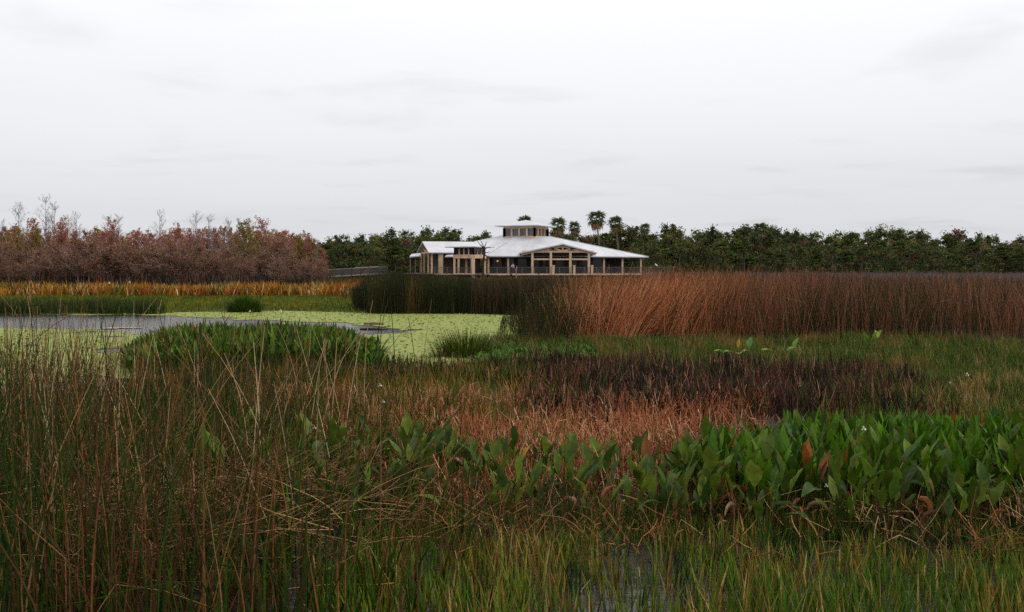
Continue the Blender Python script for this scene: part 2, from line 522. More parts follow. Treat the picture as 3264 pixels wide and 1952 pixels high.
# dark grassy bank at the water's edge
n = 7000
B = scatter(n, 44.3, 48.5, -250, 525, clump=.6, cs=1.2)
phi = U(n, 0, 6.28)
c = pick(n, [(5, (.030, .055, .016)), (3, (.020, .035, .012)), (2, (.06, .08, .02)), (1, (.12, .08, .03))], B=B)
S = spines(B, U(n, .45, .95), U(n, 0, .35), U(n, 0, .8), phi, 3)
stuff('bank_grass', 'dark green tufted grass along the far water edge', ribbons(S, U(n, .012, .03), (1, .9, .6, .1), c, phi), M_BLADE)

# ------------------------------------------------------------------ bulrush stands (stuff: thousands of stems)
n = 17000
B = scatter(n, 44.5, 57, lambda d: 1150 + 25 * np.sin(d), 1790, clump=.3, cs=1.5)
dl = (B[:, 0] * F / B[:, 1] + 1632)
def stand_top(px):
    return np.interp(px, [1140, 1170, 1230, 1380, 1440, 1500, 1800, 1990, 2060, 2150, 2300, 2600, 2900, 3264, 3430], [905, 880, 866, 868, 878, 886, 880, 870, 858, 856, 861, 868, 874, 883, 888])


hgt = EYE - (stand_top(dl) - HZ) * B[:, 1] / F
phi = U(n, 0, 6.28)
pd = np.where((dl[:, None] > 1500) & (rng.random((n, 1)) < .35), np.array((.11, .06, .03)), 1.0)
c = pick(n, [(5, (.020, .026, .012)), (3, (.030, .038, .014)), (2, (.045, .036, .018)), (.5, (.12, .08, .035))], B=B)
c = np.where(pd < 1, pd * U(n, .5, 1.2)[:, None], c)
hgt *= .90 + .14 * vnoise(B[:, 0], B[:, 1], 1.5)
S = spines(B, hgt * U(n, .74, 1.05), np.abs(rng.normal(0, .1, n)), U(n, 0, .3), phi, 2)
stuff('dark_bulrush', 'tall dark green bulrush stand at the back of the pond', tubes(S, U(n, .007, .013), c, phi), M_STEM)

n = 34000
ragged = lambda x, d: (d > 27.3 + 2.6 * vnoise(x, d * 0, 1.3) + 1.2 * vnoise(x, d * 0, .4)) & ((x * F / d + 1632) > 1590 + 170 * vnoise(d, x * 0, 2.0) + np.clip((d - 30) / 10, 0, 1) * 60)
B = scatter(n, 27.3, 62, 1580, 3430, clump=.5, cs=1.3, bias=1.5, mask=ragged)
dl = (B[:, 0] * F / B[:, 1] + 1632)
hgt = EYE - (stand_top(dl) - HZ) * B[:, 1] / F - 1.0 * np.clip((1860 - dl) / 270, 0, 1) ** 1.3 * (B[:, 1] < 40)
hgt *= .72 + .24 * vnoise(B[:, 0], B[:, 1], 1.8) + .24 * vnoise(B[:, 0], B[:, 1], .45)
lean = np.exp(-((dl - 2060) / 210) ** 2) * (B[:, 1] < 42)
phi = np.where(rng.random(n) < lean * .9, U(n, -.45, .45), U(n, 0, 6.28))
th0 = U(n, 0, .12) + lean * U(n, .1, .5)
red = np.clip(.58 + .36 * lean - 1.1 * np.clip((1850 - dl) / 130, 0, 1) - .18 * np.clip((dl - 2300) / 500, 0, 1) + 1.0 * (vnoise(B[:, 0], B[:, 1], 1.9) - .5), 0.04, .80)
cr_ = pick(n, [(4, (.26, .098, .054)), (2.8, (.155, .062, .040)), (2.2, (.40, .185, .10)), (1.5, (.34, .21, .12))], B=B)
cr_ = cr_ * (1 + .55 * lean[:, None])
dull = np.clip((dl - 2200) / 500, 0, 1)[:, None] * U(n, .3, 1)[:, None]
cr_ = cr_ * (1 - dull) + np.array((.19, .080, .055)) * dull
cg_ = pick(n, [(4, (.026, .030, .012)), (3, (.045, .042, .018)), (2, (.032, .050, .016))], B=B)
c = np.where((rng.random(n) < red)[:, None], cr_, cg_)
S = spines(B, hgt * U(n, .62, 1.07) * np.where(rng.random(n) < .05, U(n, 1.03, 1.14), 1), th0 + np.abs(rng.normal(0, .10, n)), U(n, 0, .4), phi, 3, wob=.06, kink=.015)
stuff('red_bulrush', 'broad stand of russet bulrush stems leaning and upright', tubes(S, U(n, .005, .012), c, phi), M_STEM)

# thin dark reeds in the duckweed at the stand's foot
n = 1700
B = scatter(n, 24.5, 41, lambda d: 1575 + 1.5 * (d - 24), 1830, clump=.6, cs=.8)
phi = U(n, -1, 1.5)
c = pick(n, [(5, (.018, .026, .010)), (2, (.035, .05, .016)), (1, (.13, .06, .03))], B=B)
S = spines(B, U(n, .5, 1.5) * np.clip((B[:, 0] * F / B[:, 1] + 1632 - 1560) / 180, .35, 1), U(n, 0, .3), U(n, 0, .4), phi, 3)
stuff('waterside_reeds', 'thin dark reeds standing in the duckweed beside the russet bulrush', tubes(S, U(n, .005, .009), c, phi), M_STEM)

# ------------------------------------------------------------------ pickerelweed island in the pond (stuff)


def leafy(n, B, h0, h1, w0, w1, pal, spread=.5, bend=.6):
    phi = U(n, 0, 6.28)
    S = spines(B, U(n, h0, h1), U(n, 0, spread), U(n, 0, bend), phi, 6)
    return ribbons(S, U(n, w0, w1), (.12, .11, .13, .62, 1, .72, .04), pick(n, pal), phi)


def island(x, d):
    px = x * F / d + 1632
    far = 26.0 - 3.5 * np.clip((px - 1000) / 230, 0, 1) ** 2 - 2.0 * np.clip((560 - px) / 130, 0, 1)
    return (d < far + (vnoise(x, d, .7) - .5) * 1.2)


PICK = [(4, (.062, .112, .020)), (3, (.098, .150, .028)), (3, (.030, .058, .012)), (.6, (.13, .11, .028)), (.5, (.18, .08, .032))]
n = 4600
B = scatter(n, 19.8, 26, lambda d: 400 + 12 * np.sin(d * 2), lambda d: 1215 + 14 * np.sin(d * 3) - 6 * (d - 20), mask=island)
pxi = B[:, 0] * F / B[:, 1] + 1632
hs = (.74 + .40 * vnoise(B[:, 0], B[:, 1], .8)) * np.interp(pxi, [400, 470, 620, 900, 1080, 1230], [.42, .66, .95, 1.0, .92, .52])
P1 = leafy(n, B, .75, 1.02, .05, .105, PICK)
V, Q, C = P1
V = V.copy(); k = np.repeat(hs, 14); V[:, 2] = -.02 + (V[:, 2] + .02) * k
stuff('pickerelweed', 'green pickerelweed bank crowding the front of the pond', (V, Q, C), M_LEAF)

# bright heart-leaved patch by the russet stand
n = 2600
B = scatter(n, 20.8, 26, 1520, 1900, clump=.6, cs=.8, mask=lambda x, d: d < 26.5 - .9 * np.clip((x - .6), 0, 3))
phi = U(n, 0, 6.28)
S = spines(B, U(n, .18, .36), U(n, 0, .5), U(n, .2, 1.4), phi, 5)
c = pick(n, [(4, (.075, .135, .03)), (3, (.05, .095, .022)), (1, (.13, .19, .06))], B=B)
stuff('marsh_pennywort', 'bright green heart-leaved plants below the russet bulrush', ribbons(S, U(n, .07, .13), (.08, .08, .5, 1, .8, .1), c, phi), M_LEAF)

# ------------------------------------------------------------------ middle distance ground cover (stuff)
# green grass on the right
n = 42000
B = scatter(n, 11.3, 28.3, lambda d: np.where(d > 21, 1560 + 0 * d, np.where(d > 16, 1850 + (21 - d) * 190, 2640)) + 260 * (vnoise(d, d * 0, .4) - .5), 3450, clump=.45, cs=1.1, bias=.85)
phi = U(n, 0, 6.28)
c = pick(n, [(4, (.060, .094, .022)), (3, (.092, .118, .028)), (2, (.034, .054, .014)), (2, (.16, .10, .044)), (.8, (.28, .18, .09))], .3, B=B)
S = spines(B, U(n, .16, .46) * (.65 + .7 * vnoise(B[:, 0], B[:, 1], .8)), U(n, 0, .45), U(n, 0, .8), phi, 3)
stuff('green_grass', 'mixed short green grass in front of the russet bulrush', ribbons(S, U(n, .010, .024), (1, .9, .6, .08), c, phi), M_BLADE)

# shore strip of blackish stems in front of the duckweed
n = 4200
B = scatter(n, 17.5, 21.3, 900, 1950, clump=.7, cs=.6)
phi = U(n, 0, 6.28)
c = pick(n, [(4, (.018, .020, .012)), (4, (.038, .065, .016)), (2, (.12, .055, .032)), (1, (.30, .18, .10))], B=B)
S = spines(B, U(n, .2, .5), U(n, 0, .4), U(n, 0, .6), phi, 3)
stuff('shore_stems', 'short blackish stems along the near edge of the duckweed', ribbons(S, U(n, .012, .028), (.8, 1, .7, .08), c, phi), M_BLADE)

SOFT = lambda p0, p1, w, d0, d1, wd: (lambda x, d: rng.random(x.shape) < np.clip(np.minimum(np.minimum(((x * F / d + 1632) - p0), (p1 - (x * F / d + 1632))) / w, np.minimum(d - d0, d1 - d) / wd) + (vnoise(x, d, .9) - .5) * 1.3 + .25, 0, 1))
# dark wine-brown dead stems
n = 15000
B = scatter(n, 12.8, 20.8, lambda d: 1640 - 25 * np.clip(d - 17, 0, 4), lambda d: 3050 - 60 * np.clip(d - 15, 0, 6), clump=.75, cs=.9, mask=SOFT(1690, 3020, 250, 12.8, 20.8, 1.6))
phi = U(n, 0, 6.28)
c = pick(n, [(6, (.020, .014, .014)), (3, (.060, .028, .024)), (2.2, (.13, .055, .040)), (1.2, (.32, .17, .12)), (2.6, (.040, .065, .016))], B=B)
S = spines(B, U(n, .25, .62) * (.7 + .6 * vnoise(B[:, 0], B[:, 1], .7)), U(n, 0, .5), U(n, -.2, .8), phi, 3)
stuff('dark_stems', 'dark wine-brown dead marsh stems behind the broad leaves', ribbons(S, U(n, .010, .026), (.8, 1, .8, .1), c, phi), M_BLADE)

# fine olive grass left of them
n = 12000
B = scatter(n, 10.5, 19.8, 760, 1850, clump=.6, cs=.9)
phi = U(n, 0, 6.28)
c = pick(n, [(4, (.13, .105, .026)), (3, (.065, .095, .018)), (2, (.20, .105, .04)), (1, (.34, .20, .09)), (1, (.03, .045, .012))], .3, B=B)
S = spines(B, U(n, .22, .46), U(n, 0, .4), U(n, 0, .8), phi, 3)
stuff('olive_grass', 'fine olive brown grass in the middle of the marsh', ribbons(S, U(n, .007, .017), (1, .9, .6, .08), c, phi), M_BLADE)

# pinkish broken straw
n = 15000
B = scatter(n, 8.5, 15.2, lambda d: 780 + 0 * d, lambda d: np.where(d < 11, 2200, 2450) + 0 * d, clump=.8, cs=.7, mask=SOFT(880, 2420, 330, 8.5, 15.2, 1.5))
B[:, 2] += U(n, 0, .12)
phi = U(n, 0, 6.28)
c = pick(n, [(4, (.34, .135, .075)), (3, (.46, .235, .145)), (2, (.20, .066, .038)), (1.2, (.60, .40, .27)), (1.2, (.07, .032, .020)), (1, (.09, .10, .025))], .3, B=B)
S = spines(B, U(n, .12, .46), np.abs(rng.normal(.35, .45, n)), U(n, -.3, .7), phi, 3, wob=.12, kink=.3)
stuff('pink_straw', 'pinkish tan broken dead stalks in the middle of the marsh', tubes(S, U(n, .003, .007), c, phi, taper=.6), M_STEM)

# ------------------------------------------------------------------ near vegetation (stuff)
gaps = ((1.0, 7.1, .36, .5), (3.6, 7.0, .30, .4), (.8, 6.3, .40, .35), (3.9, 6.4, .32, .25))


def dry(x, d):
    ok = np.ones(x.shape, bool)
    for gx_, gy_, rx, ry in gaps:
        q = ((x - gx_) / rx) ** 2 + ((d - gy_) / ry) ** 2
        ok &= rng.random(x.shape) < np.clip(q * .75, .26, 1)
    return ok


n = 15000
B = scatter(n, 5.3, 8.8, lambda d: np.where(d < 7, 1000 + 0 * d, 1150), 3500, clump=.35, cs=.5, mask=dry)
phi = U(n, 0, 6.28)
c = pick(n, [(6, (.060, .110, .020)), (4, (.105, .140, .028)), (3, (.18, .14, .042)), (1.5, (.19, .095, .038)), (.8, (.36, .24, .12)), (2, (.026, .046, .012))], .3, B=B)
S = spines(B, U(n, .12, .44) * (.6 + .75 * vnoise(B[:, 0], B[:, 1], .45)) * np.interp(B[:, 1], [5.3, 6.6, 7.4, 9], [1.0, .85, .5, .4]), U(n, 0, .32), U(n, 0, .6), phi, 4)
stuff('near_grass', 'thin green and olive grass standing in shallow water', ribbons(S, U(n, .006, .017), (1, 1, .9, .6, .08), c, phi), M_BLADE)

# dense reed stand at the left
fade = lambda x, d: rng.random(x.shape) < np.clip((1300 - (x * F / d + 1632)) / 650, 0.03, 1) ** 1.2
n = 3300
B = scatter(n, 5.2, 14.5, -300, 1500, clump=.45, cs=.7, mask=fade, bias=1.25)
phi = U(n, 0, 6.28)
c = pick(n, REEDMIX, B=B)
px_ = B[:, 0] * F / B[:, 1] + 1632
cap = np.clip(1.62 - (B[:, 1] - 6) * .115, .5, 1.6)
edge = np.clip((330 - px_) / 300, 0, 1)
cap = cap + edge * .55
S = spines(B, U(n, .45, 1.0) ** 1.1 * cap * np.where(rng.random(n) < .08, 1.4, 1.0), np.abs(rng.normal(0, .17, n)), np.abs(rng.normal(0, .3, n)), phi, 6, wob=.05, kink=.16)
stuff('near_reeds', 'dense mixed green and brown reeds crossing in the near marsh', tubes(S, U(n, .0042, .0098), c, phi, taper=.3), M_STEM)

n = 800
B = scatter(n, 7.5, 14.5, -300, lambda d: 430 - 12 * (d - 7.5), clump=.5, cs=.6)
phi = U(n, 0, 6.28)
S = spines(B, (EYE - (U(n, 960, 1130) - HZ) * B[:, 1] / F) * U(n, .8, 1.0), np.abs(rng.normal(0, .10, n)), np.abs(rng.normal(0, .22, n)), phi, 5, wob=.04, kink=.10)
stuff('edge_reeds', 'taller brown and green reeds before the open water by the frame edge', tubes(S, U(n, .0036, .0075), pick(n, [(4, (.03, .045, .012)), (3, (.145, .085, .042)), (2, (.09, .05, .022)), (1, (.32, .19, .09))]), phi, taper=.3), M_STEM)
n = 3800
fade2 = lambda x, d: rng.random(x.shape) < np.clip((1420 - (x * F / d + 1632)) / 500, 0.01, 1) * np.clip(((x * F / d + 1632) + 200) / 600, .35, 1)
B = scatter(n, 6.0, 11.5, -300, 1500, clump=.8, cs=.8, mask=fade2)
B[:, 2] = .02 + .62 * rng.random(n) ** 1.4 * np.clip((12.5 - B[:, 1]) / 6, .2, 1)
phi = U(n, -.5, .8) + math.pi * (rng.random(n) < .35)
c = pick(n, [(4, (.33, .205, .11)), (3, (.20, .115, .06)), (1.0, (.42, .29, .17)), (3, (.085, .05, .026))], .3, B=B)
S = spines(B, U(n, .15, .85), U(n, .8, 1.6), U(n, -.25, .45), phi, 5, wob=.10, kink=.35)
stuff('fallen_straw', 'tangled tan fallen reed straw on the near marsh floor', tubes(S, U(n, .0018, .0046), c, phi, taper=.5), M_STEM)
n = 1500
B = scatter(n, 6.8, 8.8, 1230, 3450, clump=.8, cs=.5)
B[:, 2] = U(n, 0, .22)
phi = U(n, 0, 6.28)
c = pick(n, [(3, (.25, .13, .066)), (2.5, (.15, .066, .036)), (1.5, (.42, .28, .16)), (3, (.065, .038, .02)), (3, (.045, .075, .018))], .3, B=B)
S = spines(B, U(n, .12, .5), np.abs(rng.normal(.7, .5, n)), U(n, -.3, .6), phi, 4, wob=.12, kink=.35)
stuff('dead_litter', 'rusty dead stalks and litter under the near edge of the broad leaves', tubes(S, U(n, .0025, .006), c, phi, taper=.5), M_STEM)

n = 6500
B = scatter(n, 5.3, 14, -300, 1500, clump=.6, cs=.6, mask=lambda x, d: rng.random(x.shape) < np.clip((1560 - (x * F / d + 1632)) / 300, 0, 1))
phi = U(n, 0, 6.28)
c = pick(n, [(4, (.032, .070, .010)), (3, (.022, .046, .008)), (2, (.070, .060, .018)), (1.5, (.13, .068, .030)), (1.6, (.052, .100, .016))], .35, B=B)
S = spines(B, U(n, .2, .75), U(n, 0, .35), U(n, 0, .8), phi, 4)
stuff('near_sedge', 'dark green sedge blades between the near reeds', ribbons(S, U(n, .008, .030), (1, 1, .9, .6, .08), c, phi), M_BLADE)
n = 7000
B = scatter(n, 13.5, 20.2, lambda d: 60 + np.clip(d - 14, 0, 3.2) * 115, 1080, clump=.5, cs=.8)
phi = U(n, 0, 6.28)
c = pick(n, [(4, (.028, .052, .012)), (3, (.020, .034, .010)), (2, (.065, .075, .018)), (2, (.15, .075, .032)), (.7, (.30, .18, .09))], .3, B=B)
S = spines(B, U(n, .25, .62), U(n, 0, .35), U(n, 0, .7), phi, 3)
stuff('shore_sedge', 'dark sedge between the near reeds and the pickerelweed bank', ribbons(S, U(n, .010, .024), (1, .9, .6, .08), c, phi), M_BLADE)

# floating leaves on the duckweed
n = 4500
B = scatter(n, 20.5, 47, -200, 1700, mask=lambda x, d: inside(POND, x, d) & ~inside(OPEN, x + (vnoise(x, d, .8) - .5) * 1.5, d + (vnoise(d, x, .9) - .5) * 1.5))
B[:, 2] = .016
phi = U(n, 0, 6.28)
S = spines(B, U(n, .05, .13), U(n, 1.1, 1.5), U(n, -.4, .1), phi, 2)
c = pick(n, [(4, (.27, .30, .09)), (3, (.21, .25, .065)), (1.2, (.10, .14, .03)), (1, (.33, .35, .14)), (.5, (.14, .09, .04))], B=B)
stuff('floating_leaves', 'small floating leaves speckling the duckweed', ribbons(S, U(n, .04, .11), (.5, 1, .4), c, phi), M_LEAF)

# ------------------------------------------------------------------ pavilion
pav = thing('pavilion', 'white-roofed timber pavilion with square lantern standing on its deck over the marsh', 'building', (0, 0, 0))
DZ = 1.2
RF = []


def roof(name, pts, t=.16, mat=None):
    m = MB(); m.slab(pts, t); return m.build(name, mat or M_ROOF, pav)


E1 = np.array((-4.49, 151, 4.2)); E2 = np.array((12.45, 151, 4.2)); E3 = np.array((24.98, 162, 4.2))
T2 = W(1645, 754, 158); T3 = W(1752, 754, 158); T4 = W(1752, 752, 163.5); T1 = W(1602, 750, 163)
E4 = np.array((20, 178, 4.2)); E5 = np.array((-6, 178, 4.2))
G1 = W(1511, 770, 158.6)
roof('roof_panel', [E1, E2, T3, T2])
roof('roof_panel', [E2, E3, T3])
roof('roof_panel', [T3, E3, E4, T4])
roof('roof_panel', [E1, T2, T1, G1])
roof('roof_panel', [T4, E4, E5, T1])
roof('roof_panel', [T1, E5, np.array((-9, 168, 4.2)), G1])
# eave fascia, dark underside edge
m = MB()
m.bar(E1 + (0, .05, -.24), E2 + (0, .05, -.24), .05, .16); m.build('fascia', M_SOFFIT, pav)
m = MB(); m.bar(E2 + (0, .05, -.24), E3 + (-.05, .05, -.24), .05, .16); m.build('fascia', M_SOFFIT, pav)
m = MB()
for a, b_ in ((T3, E3), (T2, E1)):
    m.bar(a + (0, 0, .05), b_ + (0, 0, .05), .16, .05)
m.build('ridge_cap', M_ROOF, pav)

# lantern (cupola)
M_PALEGLASS = plain_mat('pale_glass', (.10, .105, .10), .15, .3, 1.0, spec=.5)
ca, sa = math.cos(R(25)), math.sin(R(25))
S_ = 6.0
C0 = np.array((X(1704, 157.2), 157.2, 0)); lu = np.array((-ca, sa, 0)); ru = np.array((sa, ca, 0))
Z = lambda p, z: np.array((p[0], p[1], z))
CL = C0 + lu * S_; CR = C0 + ru * S_; CB = CL + ru * S_
zb, zs, zt, ze = 6.6, 7.75, 9.3, 9.55
cup = MB()
for a, b_ in ((C0, CL), (C0, CR), (CL, CB), (CR, CB)):
    cup.bar(Z(a, (zb + zs) / 2), Z(b_, (zb + zs) / 2), .2, zs - zb)
lantern = cup.build('lantern_wall', M_TIMBER, pav)
m = MB()
for a, b_ in ((C0, CL), (C0, CR), (CL, CB), (CR, CB)):
    m.bar(Z(a, ze - .12), Z(b_, ze - .12), .24, .3)
m.build('lantern_header', M_TIMBER, pav)
for a, d_ in ((C0, lu), (C0, ru), (CL, ru), (CR, lu)):
    for i in range(5):
        m = MB(); q = a + d_ * (S_ * i / 4)
        w_ = .34 if i not in (0, 4) else .42
        if i == 0 and a is not C0 and d_ is ru: pass
        m.bar(Z(q, zs), Z(q, ze - .27), w_); m.build('lantern_post', M_TIMBER, pav)
for a, d_, nrm in ((C0, lu, ru), (C0, ru, lu)):
    for i in range(4):
        q0 = a + d_ * (S_ * (i + .08) / 4) + nrm * .03; q1 = a + d_ * (S_ * (i + .92) / 4) + nrm * .03
        m = MB(); m.bar(Z(q0, zs + .05), Z(q1, zs + .05), .12, .12); m.bar(Z(q0, zt - .08), Z(q1, zt - .08), .12, .1)
        for qq in (q0, q1): m.bar(Z(qq, zs + .02), Z(qq, zt - .03), .1)
        wnd = m.build('window', M_TIMBER, pav)
        g_ = MB(); g_.bar(Z(q0 + nrm * .08, (zs + zt) / 2), Z(q1 + nrm * .08, (zs + zt) / 2), .03, zt - zs); g_.build('pane', M_PALEGLASS, wnd)
ov = 1.25
A_ = C0 + (-lu - ru) * ov; B_ = CL + (lu - ru) * ov; C_ = CB + (lu + ru) * ov; D_ = CR + (-lu + ru) * ov
cen = (C0 + CB) / 2
for a, b_ in ((A_, B_), (B_, C_), (C_, D_), (D_, A_)):
    roof('lantern_roof', [Z(a, 9.72), Z(b_, 9.72), Z(cen, 10.85)], .14)

# left wing with gable end
Aw = W(1346, 770, 156); uw = np.array((.961, .276, 0)); vw = np.array((.276, -.961, 0))
Bw = Aw + uw * 9.6
roof('wing_roof', [Aw, Aw + vw * 6.1 - (0, 0, 2.0), Bw + vw * 6.1 - (0, 0, 2.0), Bw])
roof('wing_roof', [Aw, Bw, Bw - vw * 6.1 - (0, 0, 2.0), Aw - vw * 6.1 - (0, 0, 2.0)])
gi = Aw + uw * .7
m = MB(); m.bar(gi + vw * 5.4 - (0, 0, 1.98), gi - vw * 5.4 - (0, 0, 1.98), .25, .32); m.build('tie_beam', M_TIMBER, pav)
for sgn in (1, -1):
    m = MB(); m.bar(gi - (0, 0, .35), gi + vw * 5.9 * sgn - (0, 0, 2.25), .2, .3); m.build('rafter', M_TIMBER, pav)
    m = MB(); m.bar(gi + vw * .2 * sgn - (0, 0, 1.85), gi + vw * 2.8 * sgn - (0, 0, 1.15), .18); m.build('strut', M_TIMBER, pav)
m = MB(); m.bar(gi - (0, 0, 1.85), gi - (0, 0, .4), .22); m.build('king_post', M_TIMBER, pav)
for kk in (-5.2, -2.0, 2.0, 5.2):
    q = gi + vw * kk; m = MB(); m.bar((q[0], q[1], DZ), (q[0], q[1], Aw[2] - 2.12), .3); m.build('column', M_TIMBER, pav)
for kk, w_ in ((2.2, .8), (5.3, .34), (7.6, .3)):
    q = Aw + vw * 5.5 + uw * kk; m = MB(); m.bar((q[0], q[1], DZ), (q[0], q[1], Aw[2] - 2.1), w_, .34); m.build('column', M_TIMBER, pav)
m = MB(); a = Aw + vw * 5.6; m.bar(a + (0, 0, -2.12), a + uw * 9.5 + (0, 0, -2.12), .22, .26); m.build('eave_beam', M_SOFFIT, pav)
m = MB(); q = Aw + uw * 3 - vw * 3
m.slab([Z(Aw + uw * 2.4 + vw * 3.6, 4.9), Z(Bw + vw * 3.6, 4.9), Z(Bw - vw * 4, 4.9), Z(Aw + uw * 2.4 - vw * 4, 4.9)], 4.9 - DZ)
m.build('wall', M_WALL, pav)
roof('porch_roof', [W(1305, 818, 154), W(1341, 814, 153), W(1341, 807, 156.2), W(1312, 810, 157)], .2)
for px in (1308, 1324, 1339):
    q = W(px, 818, 154.6); m = MB(); m.bar((q[0], q[1], DZ), (q[0], q[1], 3.9), .2); m.build('column', M_GREYWOOD, pav)
roof('porch_roof', [W(1418, 817, 150.0), W(1450, 817, 150.0), W(1450, 808, 152.6), W(1430, 809, 152.6)], .18)

# front gable porch
P_ = W(1794, 777, 147); GL = W(1656, 805.5, 147); GR = W(1903, 805.5, 147)
Pb = np.array((P_[0], 156.0, P_[2]))
roof('gable_roof', [P_, GL, GL + (0, 7.0, 0), Pb], .2)
roof('gable_roof', [P_, Pb, GR + (0, 7.0, 0), GR], .2)
Y0 = 147.6
tz = EYE - (802.5 - HZ) * Y0 / F
m = MB(); m.bar((X(1664, Y0), Y0, tz), (X(1892, Y0), Y0, tz), .3, .34); m.build('tie_beam', M_TIMBER, pav)
for q in (GL, GR):
    dq = np.array(q) - P_
    m = MB(); m.bar(P_ + (0, .6, -.42), P_ + dq * .97 + (0, .6, -.36), .2, .34); m.build('rafter', M_TIMBER, pav)
m = MB(); m.bar((P_[0], Y0, tz), (P_[0], Y0, P_[2] - .5), .26); m.build('king_post', M_TIMBER, pav)
for px, dy in ((1748, 13), (1842, 13)):
    m = MB(); m.bar((X(1794, Y0), Y0, tz + .15), (X(px, Y0), Y0, tz + dy * .052), .2); m.build('strut', M_TIMBER, pav)
for px, hh in ((1748, .72), (1840, .74), (1716, .3)):
    m = MB(); m.bar((X(px, Y0), Y0 + .003, tz), (X(px, Y0), Y0, tz + hh), .18); m.build('truss_post', M_TIMBER, pav)
mz = EYE - (827 - HZ) * Y0 / F
for px in (1697, 1756, 1818, 1877):
    m = MB(); m.bar((X(px, Y0), Y0, DZ), (X(px, Y0), Y0, tz - .17), .38, .38); m.build('column', M_TIMBER, pav)
for a, b_ in ((1697, 1756), (1756, 1818), (1818, 1877)):
    m = MB(); m.bar((X(a, Y0) + .193, Y0, mz), (X(b_, Y0) - .193, Y0, mz), .22, .27); m.build('crossbeam', M_TIMBER, pav)
# gable porch back infill, dark
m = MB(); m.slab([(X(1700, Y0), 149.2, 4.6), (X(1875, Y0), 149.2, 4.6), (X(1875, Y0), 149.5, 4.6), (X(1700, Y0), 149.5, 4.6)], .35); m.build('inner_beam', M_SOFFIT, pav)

# verandah columns under the main eaves
for px, d_ in ((1557, 151.6), (1620, 151.6), (1925, 155.0), (1984, 158.2), (2043, 161.4)):
    m = MB(); m.bar((X(px, d_), d_, DZ), (X(px, d_), d_, 4.03), .29); m.build('column', M_TIMBER, pav)
# enclosed rooms
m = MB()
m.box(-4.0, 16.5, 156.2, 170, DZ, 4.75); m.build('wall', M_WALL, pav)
for i in range(9):
    x0 = -3.4 + i * 2.2
    m = MB()
    m.box(x0, x0 + .12, 156.02, 156.197, 1.7, 3.9); m.box(x0 + 1.5, x0 + 1.62, 156.02, 156.197, 1.7, 3.9)
    m.box(x0 + .123, x0 + 1.497, 156.02, 156.197, 3.78, 3.9); m.box(x0 + .123, x0 + 1.497, 156.02, 156.197, 1.7, 1.82)
    wnd = m.build('window', M_GREYWOOD, pav)
    m = MB(); m.box(x0 + .123, x0 + 1.497, 156.08, 156.16, 1.823, 3.777); m.build('pane', M_GLASS, wnd)
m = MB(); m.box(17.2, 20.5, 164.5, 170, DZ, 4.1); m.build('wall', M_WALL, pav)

# entry tower
Ye = 143.0
sa2, ca2 = math.sin(R(29)), math.cos(R(29))
T0 = np.array((X(1509, Ye), Ye, 0)); tl = np.array((-ca2, sa2, 0)); tr_ = np.array((sa2, ca2, 0)); SE = 3.62
TL = T0 + tl * SE; TR = T0 + tr_ * SE; TB = TL + tr_ * SE
z0e, z1e, z2e, z3e = 1.08, 3.72, 4.33, 5.4
for q in (T0, TL, TR, TB):
    m = MB(); m.bar(Z(q, -.3), Z(q, z1e), .36 if q is not T0 else .46); m.build('tower_post', M_TIMBER, pav)
for a, b_ in ((T0, TL), (T0, TR), (TL, TB), (TR, TB)):
    m = MB(); m.bar(Z(a, (z1e + z2e) / 2), Z(b_, (z1e + z2e) / 2), .56, z2e - z1e - .004); m.build('tower_band', M_TIMBER, pav)
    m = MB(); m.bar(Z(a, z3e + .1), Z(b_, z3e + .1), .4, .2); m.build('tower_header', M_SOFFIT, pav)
for a, d_, nrm, nn in ((T0, tl, tr_, 4), (T0, tr_, tl, 3), (TL, tr_, -tl, 3), (TR, tl, -tr_, 4)):
    for i in range(nn + 1):
        q = a + d_ * (SE * i / nn); m = MB(); m.bar(Z(q, z2e), Z(q, z3e), .2); m.build('clerestory_post', M_TIMBER, pav)
    for i in range(nn):
        q0 = a + d_ * (SE * (i + .1) / nn); q1 = a + d_ * (SE * (i + .9) / nn)
        m = MB(); m.bar(Z(q0, (z2e + z3e) / 2), Z(q1, (z2e + z3e) / 2), .04, z3e - z2e - .01); m.build('pane', M_GLASS, pav)
o2 = 1.15
Aq = T0 + (-tl - tr_) * o2 * .75; Bq = TL + (tl - tr_) * o2; Cq = TB + (tl + tr_) * o2; Dq = TR + (-tl + tr_) * o2
ct = (T0 + TB) / 2
for a, b_ in ((Aq, Bq), (Bq, Cq), (Cq, Dq), (Dq, Aq)):
    roof('tower_roof', [Z(a, 5.62), Z(b_, 5.62), Z(ct, 6.15)], .14)

# deck, fascia, piles and rails
m = MB(); m.slab([(X(1372, 148), 146, DZ), (X(2066, 146), 146, DZ), (X(2066, 146), 146 + .5, DZ), (27.5, 160, DZ), (27.5, 176, DZ), (-19, 176, DZ), (-19, 150.5, DZ)], .12)
m.build('deck', M_GREYWOOD, pav)
m = MB(); m.slab([(TL[0] - .4, 142.4, 1.16), (TR[0] + .8, 142.4, 1.16), (TR[0] + .8, 145.9, 1.16), (TL[0] - .4, 145.9, 1.16)], .12)
m.build('deck', M_GREYWOOD, pav)
for a, b_ in ((1385, 1444), (1560, 1626), (1632, 1715), (1719, 1990), (1993, 2064)):
    m = MB(); m.box(X(a, 146), X(b_, 146), 145.9, 145.997, .98, 1.22); m.build('fascia_board', M_TIMBER, pav)
m = MB(); m.bar(Z(T0, 1.12) + (0, -.55, 0), Z(TL, 1.12) + (0, -.75, 0), .12, .34); m.build('fascia_board', M_TIMBER, pav)
for i in range(24):
    x = -13.2 + i * 1.53
    m = MB(); m.bar((x, 146.4, -.4), (x, 146.4, 1.07), .26); m.build('pile', M_PILE, pav)
